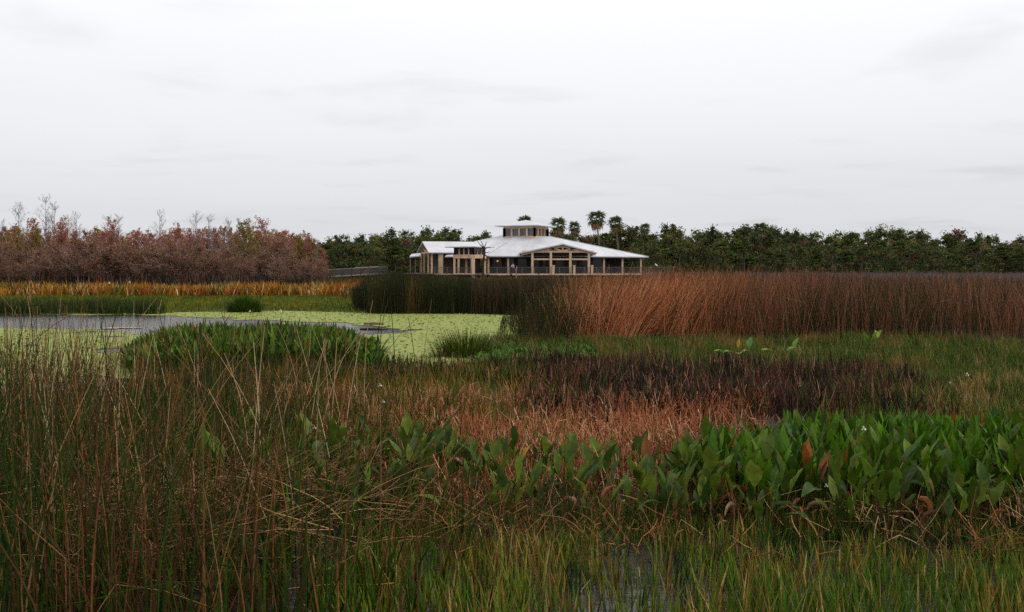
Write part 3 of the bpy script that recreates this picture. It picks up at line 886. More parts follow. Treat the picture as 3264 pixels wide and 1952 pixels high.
for i in range(18):
    x = -12.7 + i * 2.05
    if -9.8 < x < -4.6: continue
    m = MB(); m.bar((x, 146.12, DZ), (x, 146.12, 2.24), .1); m.build('rail_post', M_GREYWOOD, pav)
for px in (1764, 1830, 1887):
    q = X(px, 146); m = MB(); m.bar((q, 145.82, .98), (q, 145.82, 2.5), .36, .3); m.bar((q, 145.82, 2.5), (q, 145.82, 2.62), .46, .4); m.build('newel_post', M_TIMBER, pav)
for a, b_ in ((-12.8, -9.9), (-4.5, 22.4)):
    m = MB(); m.box(a, b_, 146.06, 146.18, 2.24, 2.3); m.build('handrail', M_GREYWOOD, pav)
    m = MB()
    k = a
    while k < b_:
        m.box(k, k + .035, 146.1, 146.135, 1.25, 2.24); k += .13
    tag(m.build('baluster', M_MESHRAIL, pav), kind='stuff')
m = MB(); q0 = Z(T0, 0) + (0, .1, 0); q1 = Z(TL, 0)
m.bar(q0 + (0, 0, 2.2), q1 + (0, 0, 2.2), .1, .06); m.build('handrail', M_GREYWOOD, pav)
m = MB()
for k in range(28):
    q = q0 + (q1 - q0) * (k + .5) / 28; m.bar(q + (0, 0, 1.2), q + (0, 0, 2.16), .035)
tag(m.build('baluster', M_MESHRAIL, pav), kind='stuff')
# side rail running back on the right end
m = MB(); m.bar((22.4, 146.12, 2.27), (28.0, 152.0, 2.27), .1, .06); m.build('handrail', M_GREYWOOD, pav)
m = MB()
for k in range(30):
    t_ = k / 30; m.bar((22.4 + 5.6 * t_, 146.12 + 5.88 * t_, 1.1), (22.4 + 5.6 * t_, 146.12 + 5.88 * t_, 2.24), .035)
tag(m.build('baluster', M_MESHRAIL, pav), kind='stuff')

# wall lamp glowing under the eaves
M_LAMP, t, o = new_mat('lamp_glow')
em = t.nodes.new('ShaderNodeEmission'); em.inputs[0].default_value = (1.0, .42, .12, 1); em.inputs[1].default_value = .9
t.links.new(em.outputs[0], o.inputs[0])
lp = thing('porch_lamp', 'small orange lamp glowing under the pavilion eave', 'lamp', (X(1586, 152), 152.3, 3.35))
m = MB(); m.bar((0, 0, .12), (0, 0, .72), .05); m.bar((0, 0, .1), (0, 0, .15), .3); m.build('bracket', M_SOFFIT, lp)
bm = bmesh.new(); bmesh.ops.create_icosphere(bm, subdivisions=1, radius=.17); me = bpy.data.meshes.new('globe'); bm.to_mesh(me); bm.free(); me.materials.append(M_LAMP)
link('globe', me, lp)

# boardwalk ramp to the left of the pavilion
bw = thing('boardwalk', 'grey railed boardwalk ramp leaving the pavilion behind the bare trees', 'boardwalk')
a = W(1222, 850, 152); b_ = W(985, 864, 140); a[2] = 2.35; b_[2] = 1.75
m = MB(); m.bar(a - (0, 0, 1.15), b_ - (0, 0, 1.15), 1.8, .16); m.build('deck', M_GREYWOOD, bw)
dv = (b_ - a); nv = np.array((-dv[1], dv[0], 0)); nv /= np.linalg.norm(nv)
for sgn in (1, -1):
    o_ = nv * sgn * .86
    m = MB(); m.bar(a + o_, b_ + o_, .14, .07); m.build('handrail', M_GREYWOOD, bw)
    m = MB()
    for k in range(70):
        q = a + dv * (k + .5) / 70 + o_; m.bar(q - (0, 0, 1.05), q - (0, 0, .04), .05)
    tag(m.build('baluster', M_MESHRAIL, bw), kind='stuff')
    for k in range(9):
        q = a + dv * k / 8.0 * .995 + o_ * 1.05; m = MB(); m.bar((q[0], q[1], -.2), q + (0, 0, .06), .15); m.build('post', M_PILE, bw)
m = MB(); q0 = a + dv * .79 + (0, 0, .06) - nv * .86; q1 = a + dv * .9 + (0, 0, .06) - nv * .86
m.bar(q0, q1, .2, .05); tag(m.build('rail_cap', M_ROOF, bw), label='pale strip painted for the reflection on the rail')  # reflection on the rail put in as a pale-coloured strip
m = MB(); q0 = a + dv * .02 + (0, 0, .06) - nv * .86; q1 = a + dv * .36 + (0, 0, .06) - nv * .86
m.bar(q0, q1, .18, .04); tag(m.build('rail_cap', M_TIMBER, bw), label='pale tan length of rail cap')

# ------------------------------------------------------------------ trees


def seg_mesh(segs):
    """Branches as three-sided tapering prisms: list of (p0, p1, r0, r1, colour)."""
    P0 = np.array([s[0] for s in segs]); P1 = np.array([s[1] for s in segs])
    r0 = np.array([s[2] for s in segs]); r1 = np.array([s[3] for s in segs]); c = np.array([s[4] for s in segs])
    d = P1 - P0; d /= np.linalg.norm(d, axis=1, keepdims=True) + 1e-9
    u = np.cross(d, np.array((.31, .87, .38))); u /= np.linalg.norm(u, axis=1, keepdims=True) + 1e-9
    w = np.cross(d, u)
    V = np.zeros((len(segs), 2, 3, 3))
    for s in range(3):
        a_ = 2 * math.pi * s / 3; o_ = u * math.cos(a_) + w * math.sin(a_)
        V[:, 0, s] = P0 + o_ * r0[:, None]; V[:, 1, s] = P1 + o_ * r1[:, None]
    idx = np.arange(len(segs) * 6).reshape(-1, 2, 3); nx_ = np.roll(idx, -1, 2)
    Q = np.stack([idx[:, 0], nx_[:, 0], nx_[:, 1], idx[:, 1]], -1).reshape(-1, 4)
    return V.reshape(-1, 3), Q, np.repeat(c, 6, 0)


def leaf_cloud(P, size, col, up=.0):
    """One small leaf-sized quad at each point, turned at random."""
    n = len(P)
    a_ = rng.normal(size=(n, 3)); a_[:, 2] += up; a_ /= np.linalg.norm(a_, axis=1, keepdims=True)
    b_ = np.cross(a_, rng.normal(size=(n, 3))); b_ /= np.linalg.norm(b_, axis=1, keepdims=True)
    s = np.asarray(size)[:, None]
    V = np.stack([P - a_ * s, P + b_ * s * .55, P + a_ * s, P - b_ * s * .55], 1)
    return V.reshape(-1, 3), np.arange(n * 4).reshape(-1, 4), np.repeat(col, 4, 0)


def rvec():
    v = np.array((random.gauss(0, 1), random.gauss(0, 1), random.gauss(0, 1))); return v / np.linalg.norm(v)


def bare_tree(H, spread, nb, leafy_, pal, gp, twig=1.0, top=.0):
    """A leafless or thinly leaved tree: tapering trunk, limbs, twigs, and a scatter of small leaves."""
    segs = []; tw = []; tips = []
    p = np.array((0., 0., 0.)); r = .02 + H * .0085
    grey = np.array(gp)
    nz = 9; tr = [p]
    for k in range(nz):
        q = np.array((random.uniform(-.05, .05) * H * .12 + p[0], random.uniform(-.05, .05) * H * .12 + p[1], H * (k + 1) / nz))
        segs.append((p, q, r * (1 - k / nz) + .012, r * (1 - (k + 1) / nz) + .010, grey * random.uniform(.8, 1.2)))
        p = q; tr.append(q)
    for b in range(nb):
        t_ = random.uniform(.18, .97); k = min(int(t_ * nz), nz - 1); f = t_ * nz - k
        s0 = tr[k] * (1 - f) + tr[k + 1] * f
        az = random.uniform(0, 6.28); ln = spread * (1.15 - t_ * .85) * random.uniform(.6, 1.2)
        el = random.uniform(.25, .95)
        d = np.array((math.cos(az) * math.cos(el), math.sin(az) * math.cos(el), math.sin(el)))
        q = s0; rr = r * (1 - t_) * .5 + .014
        for j in range(3):
            d = d + rvec() * .22 + np.array((0, 0, .12)); d /= np.linalg.norm(d)
            e_ = q + d * ln / 3
            segs.append((q, e_, rr * (1 - j / 3.6), rr * (1 - (j + 1) / 3.6), grey * random.uniform(.8, 1.25)))
            for _ in range(int(4 * twig)):
                s1 = q + (e_ - q) * random.random()
                d2 = d * .8 + rvec() * .9 + np.array((0, 0, .35)); d2 /= np.linalg.norm(d2)
                e2 = s1 + d2 * ln * random.uniform(.2, .5)
                tw.append((s1, e2, .011, .004, grey * random.uniform(.9, 1.4)))
                tips.append((s1, e2))
                for _ in range(2):
                    s2 = s1 + (e2 - s1) * random.uniform(.3, 1); d3 = d2 + rvec() * .8; d3 /= np.linalg.norm(d3)
                    e3 = s2 + d3 * ln * random.uniform(.1, .25)
                    tw.append((s2, e3, .008, .003, grey * random.uniform(.9, 1.4))); tips.append((s2, e3))
            q = e_
    wood = join([seg_mesh(segs), seg_mesh(tw)])
    nl = int(leafy_)
    leaf = None
    if nl:
        A = np.array([a_ for a_, _ in tips]); B_2 = np.array([b_ for _, b_ in tips])
        ht = B_2[:, 2] / H
        wgt = np.clip(1.0 - np.maximum(ht - top, 0) * 4.0, .02, 1) if top else np.ones(len(A))
        clump = rng.random(len(A)) ** 2 * wgt; clump /= clump.sum()
        i = rng.choice(len(A), nl, p=clump)
        P = A[i] + (B_2[i] - A[i]) * rng.random((nl, 1)) + rng.normal(size=(nl, 3)) * .07
        leaf = leaf_cloud(P, U(nl, .06, .135), pick(nl, pal, .3))
    return wood, leaf


RED = [(4, (.43, .125, .085)), (3, (.28, .098, .070)), (2, (.44, .19, .14)), (2, (.26, .17, .065)), (2, (.20, .13, .11))]
OLIVE = [(4, (.22, .20, .04)), (3, (.27, .18, .05)), (2, (.15, .17, .04)), (2, (.34, .12, .07))]
BROWN = [(3, (.27, .10, .068)), (2.4, (.18, .12, .055)), (2, (.15, .09, .08)), (1, (.10, .11, .035))]
variants = {}


def tree_meshes(key, gen):
    w_, l_ = gen
    variants[key] = (mesh_np(key + '_wood', *w_, M_BARK), mesh_np(key + '_leaves', *l_, M_TREE) if l_ is not None else None)


def tree(name, key, label, group, loc, s=(1, 1, 1), rz=None, cat='tree'):
    t_ = thing(name, label, cat, loc, random.uniform(0, 6.28) if rz is None else rz, group, s)
    w_, l_ = variants[key]
    link('trunk', w_, t_)
    if l_ is not None: link('crown', l_, t_)
    return t_


for i in range(5): tree_meshes(f'red{i}', bare_tree(8.2, 2.5, 46, 1500, RED, (.31, .205, .175), 1.0, top=.0))
for i in range(3): tree_meshes(f'olive{i}', bare_tree(8.0, 2.6, 46, 2300, OLIVE, (.23, .185, .14), 1.0))
for i in range(4): tree_meshes(f'bare{i}', bare_tree(11.0, 2.9, 34, 170, RED, (.22, .185, .18), 1.0, top=.55))
for i in range(4): tree_meshes(f'brush{i}', bare_tree(4.6, 2.6, 46, 1300, BROWN, (.26, .18, .15), 1.0))

GL_ = 'bare reddish trees along the far shore'
LAB = {'red': 'russet-leaved slender tree in the bare grove',
       'olive': 'olive-leaved tree in the bare grove',
       'bare': 'leafless grey tree in the russet grove',
       'brush': 'low brown brush tree before the russet grove'}


def gstretch(px):
    for lim, s_ in ((120, 'by the frame edge'), (330, 'under the twin-topped tree'), (640, 'in the middle'), (860, 'around the olive tree'), (9999, 'at the boardwalk end')):
        if px < lim: return s_


def toprow(px):      # skyline of the grove in the photograph
    return np.interp(px, [-250, 0, 150, 320, 470, 640, 780, 900, 1000, 1040], [720, 725, 730, 735, 738, 735, 732, 738, 765, 800])


# tall singles, with their own labels
singles = [
    (5, 700, 'bare0', 121, 'grey leafless tree at the grove end, partly out of frame'),
    (62, 638, 'bare1', 123, 'tall narrow leafless tree standing alone at the left of the twin tree'),
    (150, 626, 'bare2', 122, 'tallest leafless tree of the grove, twin-topped and grey'),
    (170, 640, 'bare3', 124, 'second stem beside the tallest leafless tree of the grove'),
    (218, 680, 'bare1', 125, 'fine leafless tree just past the twin-topped tree'),
    (245, 676, 'bare0', 121, 'bushy dark-twigged tree past the twin-topped tree'),
    (345, 690, 'bare2', 124, 'dark pointed leafless tree in the grove dip'),
    (378, 682, 'bare3', 122, 'spreading leafless tree behind the rose-tipped tree'),
    (508, 668, 'bare0', 122, 'straight dark leafless tree in the middle of the grove'),
    (624, 668, 'bare1', 123, 'fine pale leafless tree between two dark ones'),
    (668, 682, 'bare3', 121, 'wide leafless tree with a few dark red tufts'),
    (722, 700, 'bare2', 120, 'dark straight trunked leafless tree next to the olive tree'),
    (835, 694, 'red0', 121, 'tall crimson-tipped tree rising just past the olive tree'),
    (775, 702, 'olive0', 117, 'large olive-yellow tree with rosy top in the grove'),
    (900, 738, 'red1', 118, 'small crimson tree near the boardwalk end of the grove'),
    (975, 742, 'red2', 119, 'thin crimson-tufted tree nearest the dark forest'),
    (108, 700, 'red3', 119, 'deep red topped tree before the twin-topped leafless tree'),
    (200, 690, 'red4', 118, 'narrow deep red spire of leaves in the grove'),
    (60, 730, 'olive1', 117, 'yellow-olive tree near the grove end'),
    (355, 700, 'red2', 117, 'rose-tipped russet tree in the grove'),
    (565, 708, 'red4', 118, 'pinkish topped tree between dark leafless trees'),
]
HT = {'red': 8.2, 'olive': 8.0, 'bare': 11.0, 'brush': 4.6}
for px, top, key, d_, lab in singles:
    hgt_ = EYE - (top - HZ) * d_ / F
    k = key.rstrip('0123456789'); s_ = hgt_ / HT[k] / 1.02
    tree('bare_tree' if k == 'bare' else 'grove_tree', key, lab, None, (X(px, d_), d_, .05), (min(s_, 1.15) * random.uniform(.85, 1), min(s_, 1.15), s_))
for i in range(96):
    d_ = random.uniform(116, 134)
    px = -180 + (1215 * (i + random.uniform(0, 1)) / 96)
    key = random.choices(['red', 'olive', 'bare'], [7, 5 if 690 < px < 960 or px < 110 else .8, 1.2])[0]
    hgt_ = (EYE - (toprow(px) - HZ) * d_ / F) * random.uniform(.84, 1.04) * (1.12 if key == 'bare' else 1)
    if px > 985: d_ = random.uniform(114, 119)
    s_ = hgt_ / HT[key]
    tree('bare_tree' if key == 'bare' else 'grove_tree', f'{key}{random.randrange({"red": 5, "olive": 3, "bare": 4}[key])}', LAB[key] + ', ' + gstretch(px), GL_ + ' ' + key + ' kind ' + gstretch(px),
         (X(px, d_), d_, .05), (s_ * random.uniform(.85, 1.1), s_, s_))
for i in range(104):
    d_ = random.uniform(107, 117)
    px = -200 + (1230 * (i + random.uniform(0, 1)) / 104)
    s_ = random.uniform(.5, 1.15) * (1 if px < 900 else .6)
    gs = gstretch(px)
    tree('brush_tree', f'brush{random.randrange(4)}', LAB['brush'] + ', ' + gs, 'brush of the grove ' + gs, (X(px, d_), d_, .05), (s_ * 1.1, s_ * 1.1, s_))


def broad_tree(H, Wd, pal, nl, nclump, tuft=.0):
    """A leafy tree: trunk and limbs, leaf clumps of uneven size spread through the crown, gaps between."""
    segs = []; grey = np.array((.10, .085, .07))
    r = .02 * H
    p = np.array((0., 0., 0.))
    for k in range(4):
        q = np.array((random.uniform(-.02, .02) * H, random.uniform(-.02, .02) * H, H * .72 * (k + 1) / 4))
        segs.append((p, q, r * (1 - k / 6), r * (1 - (k + 1) / 6), grey)); p = q
    P = []; Cc = []
    for j in range(nclump):
        t_ = random.random() ** .95
        az = random.uniform(0, 6.28); rad = Wd * math.sqrt(random.random()) * (1.05 - .75 * t_ ** 2)
        c0 = np.array((rad * math.cos(az), rad * math.sin(az), H * (.07 + .89 * t_)))
        cs = random.uniform(.07, .21) * H * (1 - .45 * t_)
        segs.append((np.array((0, 0, H * (.15 + .5 * t_))), c0, .03 * H * .2, .02, grey))
        k = int(nl / nclump)
        v = rng.normal(size=(k, 3)); v /= np.linalg.norm(v, axis=1, keepdims=True)
        P.append(c0 + v * cs * np.minimum(np.abs(rng.normal(0, .72, (k, 1))), 1.7) * np.array((1, 1, .8)))
        base = pick(1, pal, .5)
        Cc.append(base * (1 + (rng.random((k, 1)) - .5) * .7))
    P = np.concatenate(P); Cc = np.concatenate(Cc)
    return seg_mesh(segs), leaf_cloud(P, U(len(P), .13, .30) * H / 10, Cc, up=.3)


DKG = [(4, (.072, .092, .046)), (3, (.096, .114, .050)), (2, (.135, .14, .06)), (1.5, (.095, .080, .042)), (1, (.13, .095, .048))]
OLG = [(3, (.092, .105, .038)), (2, (.12, .13, .045)), (2, (.13, .10, .045)), (2, (.06, .085, .026))]
GRB = [(3, (.13, .105, .085)), (2, (.16, .10, .075)), (2, (.085, .09, .045))]
for i in range(6): tree_meshes(f'dark{i}', broad_tree(10, 3.0, DKG, 4600, 34))
for i in range(3): tree_meshes(f'oak{i}', broad_tree(10, 3.6, OLG, 4600, 36))
for i in range(2): tree_meshes(f'greybrown{i}', broad_tree(10, 3.0, GRB, 2200, 26))
for i in range(3): tree_meshes(f'pine{i}', broad_tree(10, 1.7, DKG[:2], 1500, 13))
for i in range(3): tree_meshes(f'understorey{i}', broad_tree(6, 2.9, DKG + OLG[:2], 2800, 24))


def skyline(px):
    return np.interp(px, [950, 1010, 1080, 1150, 1240, 1300, 1340, 1400, 1480, 1560, 1650, 1700, 1850, 2000, 2090, 2140, 2200, 2300, 2400, 2480, 2540, 2640, 2720, 2800, 2870, 2960, 3050, 3150, 3264, 3420],
                     [752, 757, 752, 762, 748, 742, 740, 735, 745, 752, 750, 740, 742, 722, 724, 728, 742, 738, 722, 728, 748, 742, 740, 738, 732, 745, 742, 758, 762, 765])


FL = {'dark': ('dark evergreen tree in the forest belt behind the russet bulrush', 'dark trees of the forest belt'),
      'oak': ('olive green broad-crowned tree in the forest belt', 'olive trees of the forest belt'),
      'greybrown': ('grey-brown thinly leaved tree in the forest belt', 'grey-brown trees of the forest belt'),
      'pine': ('slim dark pine poking above the forest belt', 'pines of the forest belt'),
      'understorey': ('low dark understorey tree at the foot of the forest belt', 'understorey of the forest belt')}
def stretch(px):
    for lim, s_ in ((1180, 'along the boardwalk'), (1500, 'above the left wing roof'), (2090, 'behind the pavilion'), (2420, 'just past the pavilion'), (2760, 'in the middle stretch'), (3080, 'past the middle stretch'), (9999, 'at the far end')):
        if px < lim: return s_


forest_singles = [
    (2138, 706, 'dark0', 196, 'tall round dark tree rising behind the end of the pavilion roof'),
    (2375, 714, 'pine0', 198, 'tufted dark pine pair rising at mid forest'),
    (2362, 718, 'pine1', 199, 'thin ragged pine close beside the tufted pine pair'),
    (2210, 733, 'dark1', 198, 'small dome-topped dark tree past the round tall tree'),
    (2278, 718, 'dark2', 197, 'flat-topped dark tree between the dome and the pine pair'),
    (2535, 732, 'dark3', 197, 'bushy dark tree with double head in the forest belt'),
    (2810, 722, 'dark4', 196, 'tallest dark tree in the far part of the forest belt'),
    (2875, 726, 'dark5', 197, 'dark tree with reddish flank beside the tallest far tree'),
    (2930, 738, 'greybrown0', 196, 'rusty brown twiggy tree beside the dark far tree'),
    (3045, 728, 'greybrown1', 197, 'reddish-grey hazy tree standing above the far forest'),
    (3110, 742, 'dark1', 197, 'small dark bun-shaped tree in the far forest'),
    (2720, 734, 'oak1', 197, 'yellow-green top tree in the middle of the belt'),
    (1300, 716, 'pine2', 190, 'ragged leaning pine above the left wing roof side'),
    (1245, 722, 'pine0', 190, 'ragged dark pine group nearest the boardwalk'),
    (1365, 718, 'pine1', 192, 'pine with a flat tuft rising above the wing roof'),
    (1420, 706, 'pine2', 191, 'tallest pine above the wing roof'),
    (1452, 730, 'oak0', 188, 'dark brown domed tree behind the wing roof'),
    (1385, 748, 'oak2', 186, 'bright green crown just above the wing roof'),
    (1078, 744, 'dark0', 182, 'round dark tree near the boardwalk'),
    (1150, 746, 'dark3', 183, 'second round tree along the boardwalk, olive topped'),
    (1190, 752, 'dark4', 184, 'third dark round tree along the boardwalk'),
    (1540, 736, 'dark2', 186, 'dark bushy tree just before the lantern'),
    (1662, 694, 'pine1', 182, 'flat-topped pine showing over the lantern roof'),
]
for px, top, key, d_, lab in forest_singles:
    hgt_ = EYE - (top - HZ) * d_ / F
    s_ = hgt_ / 10.3
    tree('forest_tree', key, lab, None, (X(px, d_), d_, .1), (s_ * .9, s_ * .9, s_))
for row, (da, db, dy, num) in enumerate(((206, 216, -4, 62), (196, 204, 4, 60), (186, 193, 18, 52))):
    for i in range(num):
        px = 930 + 2480 * (i + random.random()) / num
        d_ = random.uniform(da, db) - (14 if px < 1500 else 0)
        if row == 2 and 1480 < px < 2040: continue
        key = random.choices(['dark', 'oak', 'greybrown', 'pine'], [6, 3, .9 if px < 2600 else 2, 2.6 if row == 0 else .5])[0]
        hgt_ = EYE - (skyline(px) + dy + random.uniform(-7, 20) - (random.uniform(2, 14) if key == 'pine' else 0) - HZ) * d_ / F
        s_ = hgt_ / 10.2
        tree('forest_tree', f'{key}{random.randrange({"dark": 6, "oak": 3, "greybrown": 2, "pine": 3}[key])}', FL[key][0].replace(' behind the russet bulrush', '') + ', ' + stretch(px), FL[key][1] + ' ' + stretch(px), (X(px, d_), d_, .1), (s_ * random.uniform(.85, 1.1), s_, s_))
for i in range(96):
    px = 960 + 2450 * (i + random.random()) / 96
    if 1480 < px < 2030: continue
    d_ = random.uniform(168, 184) - (8 if px < 1400 else 0)
    s_ = random.uniform(.8, 1.2)
    tree('forest_tree', f'understorey{random.randrange(3)}', FL['understorey'][0] + ', ' + stretch(px), FL['understorey'][1] + ' ' + stretch(px), (X(px, d_), d_, .1), (s_, s_, s_))

n = 20000
dq = U(n, 224, 246); pq = U(n, 860, 3460)
P = np.stack([X(pq, dq), dq, .4 + U(n, 0, 1) * (6.3 + 3.0 * vnoise(pq, dq * 0, 40.0))], -1)
stuff('far_woods', 'dim far woods closing the gaps of the forest belt', leaf_cloud(P, U(n, .25, .55), pick(n, DKG)), M_TREE)

# ------------------------------------------------------------------ palms


def frond_mesh(seed):
    r_ = random.Random(seed)
    V = []; Q = []
    # stalk along +X, then a fan of drooping leaflets
    st = [(0, 0, 0), (.5, 0, .03), (.95, 0, 0)]
    for k in range(2):
        a_, b_ = np.array(st[k]), np.array(st[k + 1]); i = len(V)
        V += [a_ + (0, -.025, 0), a_ + (0, .025, 0), b_ + (0, .02, 0), b_ + (0, -.02, 0)]; Q.append((i, i + 1, i + 2, i + 3))
    for j in range(11):
        an = R(-105 + 21 * j + r_.uniform(-5, 5)); ln = (.85 + .25 * math.cos(an)) * r_.uniform(.85, 1.1)
        d = np.array((math.cos(an), math.sin(an), .05)); sd = np.array((-math.sin(an), math.cos(an), 0)) * .11
        o_ = np.array((.92, 0, 0)); m_ = o_ + d * ln * .6 + (0, 0, -.05); e_ = o_ + d * ln + np.array((0, 0, -.48 * r_.uniform(.6, 1.4)))
        i = len(V)
        V += [o_ - sd * .3, o_ + sd * .3, m_ + sd, m_ - sd, e_ + sd * .15, e_ - sd * .15]
        Q += [(i, i + 1, i + 2, i + 3), (i + 3, i + 2, i + 4, i + 5)]
    return np.array(V, float), np.array(Q)


def rotm(az, el):
    ca_, sa_ = math.cos(az), math.sin(az); ce, se = math.cos(el), math.sin(el)
    return np.array(((ca_ * ce, -sa_, -ca_ * se), (sa_ * ce, ca_, -sa_ * se), (se, 0, ce)))


fr = [frond_mesh(i) for i in range(3)]
PG = [(4, (.065, .088, .030)), (3, (.045, .066, .024)), (2, (.10, .115, .040))]
fmesh = [mesh_np(f'frond_{i}', fr[i][0], fr[i][1], np.tile((.080, .105, .042), (len(fr[i][0]), 1)), M_TREE) for i in range(3)]
fdead = mesh_np('frond_dead', fr[0][0], fr[0][1], np.tile((.22, .135, .075), (len(fr[0][0]), 1)), M_TREE)


def palm_trunk(H, lean, own):
    segs = []; p = np.zeros(3)
    for k in range(6):
        q = np.array((lean * ((k + 1) / 6) ** 1.5, 0, H * (k + 1) / 6))
        segs.append((p, q, .24 - .015 * k, .235 - .015 * k, np.array((.20, .17, .145)) * (1 if own else .5) * random.uniform(.85, 1.1))); p = q
    return seg_mesh(segs), p


def palm(px, top, d_, lab, grp=None, lean=.3, own=False, low=-1.0, sc=1.0):
    H = EYE - (top - HZ) * d_ / F - 1.5 * sc
    t_ = thing('cabbage_palm', lab, 'palm', (X(px, d_) - lean, d_, .1), 0, grp)
    tr, tip = palm_trunk(H, lean, own)
    link('trunk', mesh_np('palm_trunk', *tr, M_BARK), t_)
    nf = 36
    if own:
        for k in range(nf):
            el = 1.35 - (k / nf) ** .85 * 2.6; az = k * 2.39996
            dead = el < -.7
            f = link('frond', fdead if dead else fmesh[k % 3], t_)
            f.location = tuple(tip); f.rotation_euler = (0, -el, az); f.scale = (sc * random.uniform(.85, 1.1),) * 3
            if dead: f['label'] = 'dead brown hanging frond'
    else:
        parts = []
        for k in range(nf):
            el = 1.35 - (k / nf) ** .9 * (2.3 if k % 2 else 1.9); az = k * 2.39996 + random.uniform(-.2, .2)
            V, Q_ = fr[k % 3]
            c = pick(1, PG, .3) if el > -.6 else np.array(((.13, .085, .045),))
            parts.append(((V * sc * random.uniform(.85, 1.1)) @ rotm(az, el).T + tip, Q_, np.repeat(c, len(V), 0)))
        V, Q_, C_2 = join(parts)
        link('crown', mesh_np('palm_crown', V, Q_, C_2, M_TREE), t_)
    return t_


palm(1902, 672, 186, 'tallest cabbage palm above the pavilion roof with hanging brown fronds', lean=-.9, own=True, sc=1.25)
palm(1962, 692, 187, 'second tall cabbage palm with pale slender trunk behind the pavilion roof', lean=-1.0, own=True, sc=1.0)
palm(1780, 696, 184, 'round-headed palm immediately behind the lantern', lean=.2, own=True, sc=1.1)
palm(1832, 708, 186, 'palm with flat head between the lantern and the tallest palm', lean=-.2, own=True, sc=.85)
palm(1928, 745, 182, 'short palm with pale trunk between the two tall palms', lean=.3, sc=.6)
palm(2055, 714, 188, 'palm with twin spread of fronds beyond the second tall palm', own=True, sc=.8)
palm(2425, 712, 190, 'wide palm with raised fronds standing above the forest belt', own=True, sc=1.0)
palm(1672, 692, 184, 'palm head showing over the lantern roof', sc=1.0)
for i in range(28):
    px = 2050 + 1330 * (i + random.random()) / 28
    palm(px, random.uniform(768, 822), random.uniform(172, 182), 'short cabbage palm with drooping fronds in front of the forest, ' + stretch(px), 'short palms ' + stretch(px), lean=random.uniform(-.4, .4), sc=random.uniform(.7, 1.0))
for i in range(7):
    px = 1010 + 300 * (i + random.random()) / 7
    palm(px, random.uniform(775, 800), random.uniform(164, 172), 'short cabbage palm beside the boardwalk in the dark forest', 'short palms by the boardwalk', lean=random.uniform(-.3, .3), sc=1.0)
# ------------------------------------------------------------------ broad-leaved plants (pickerelweed) near by
M_LEAF2, t, o = new_mat('pickerel_leaf')
a = t.nodes.new('ShaderNodeAttribute'); a.attribute_name = 'tint'
oi = t.nodes.new('ShaderNodeObjectInfo')
mr = t.nodes.new('ShaderNodeMapRange'); mr.inputs['To Min'].default_value = .65; mr.inputs['To Max'].default_value = 1.35
t.links.new(oi.outputs['Random'], mr.inputs[0])
g = t.nodes.new('ShaderNodeTexCoord')
n_ = t.nodes.new('ShaderNodeTexNoise'); n_.inputs['Scale'].default_value = 14; n_.inputs['Detail'].default_value = 4
t.links.new(g.outputs['Object'], n_.inputs['Vector'])
mr2 = t.nodes.new('ShaderNodeMapRange'); mr2.inputs['From Min'].default_value = .3; mr2.inputs['From Max'].default_value = .7; mr2.inputs['To Min'].default_value = .7; mr2.inputs['To Max'].default_value = 1.3
t.links.new(n_.outputs[0], mr2.inputs[0])
n9 = t.nodes.new('ShaderNodeTexNoise'); n9.inputs['Scale'].default_value = 9; n9.inputs['Detail'].default_value = 5; n9.noise_dimensions = '4D'
ml = t.nodes.new('ShaderNodeMath'); ml.operation = 'MULTIPLY'; ml.inputs[1].default_value = 50; t.links.new(oi.outputs['Random'], ml.inputs[0]); t.links.new(ml.outputs[0], n9.inputs['W'])
t.links.new(g.outputs['Object'], n9.inputs['Vector'])
bl = t.nodes.new('ShaderNodeMapRange'); bl.inputs['From Min'].default_value = .58; bl.inputs['From Max'].default_value = .70; t.links.new(n9.outputs[0], bl.inputs[0])
mm = t.nodes.new('ShaderNodeMath'); mm.operation = 'MULTIPLY'; t.links.new(mr.outputs[0], mm.inputs[0]); t.links.new(mr2.outputs[0], mm.inputs[1])
v = t.nodes.new('ShaderNodeVectorMath'); v.operation = 'SCALE'; t.links.new(a.outputs['Color'], v.inputs[0]); t.links.new(mm.outputs[0], v.inputs['Scale'])
bm_ = t.nodes.new('ShaderNodeMixRGB'); bm_.inputs[2].default_value = (.16, .085, .022, 1); t.links.new(bl.outputs[0], bm_.inputs[0]); t.links.new(v.outputs[0], bm_.inputs[1]); v = bm_
p = t.nodes.new('ShaderNodeBsdfPrincipled'); p.inputs['Roughness'].default_value = .5; p.inputs['Specular IOR Level'].default_value = .18
t.links.new(v.outputs[0], p.inputs['Base Color'])
tr2 = t.nodes.new('ShaderNodeBsdfTranslucent'); t.links.new(v.outputs[0], tr2.inputs[0])
mx = t.nodes.new('ShaderNodeMixShader'); mx.inputs[0].default_value = .32
t.links.new(p.outputs[0], mx.inputs[1]); t.links.new(tr2.outputs[0], mx.inputs[2]); t.links.new(mx.outputs[0], o.inputs[0])


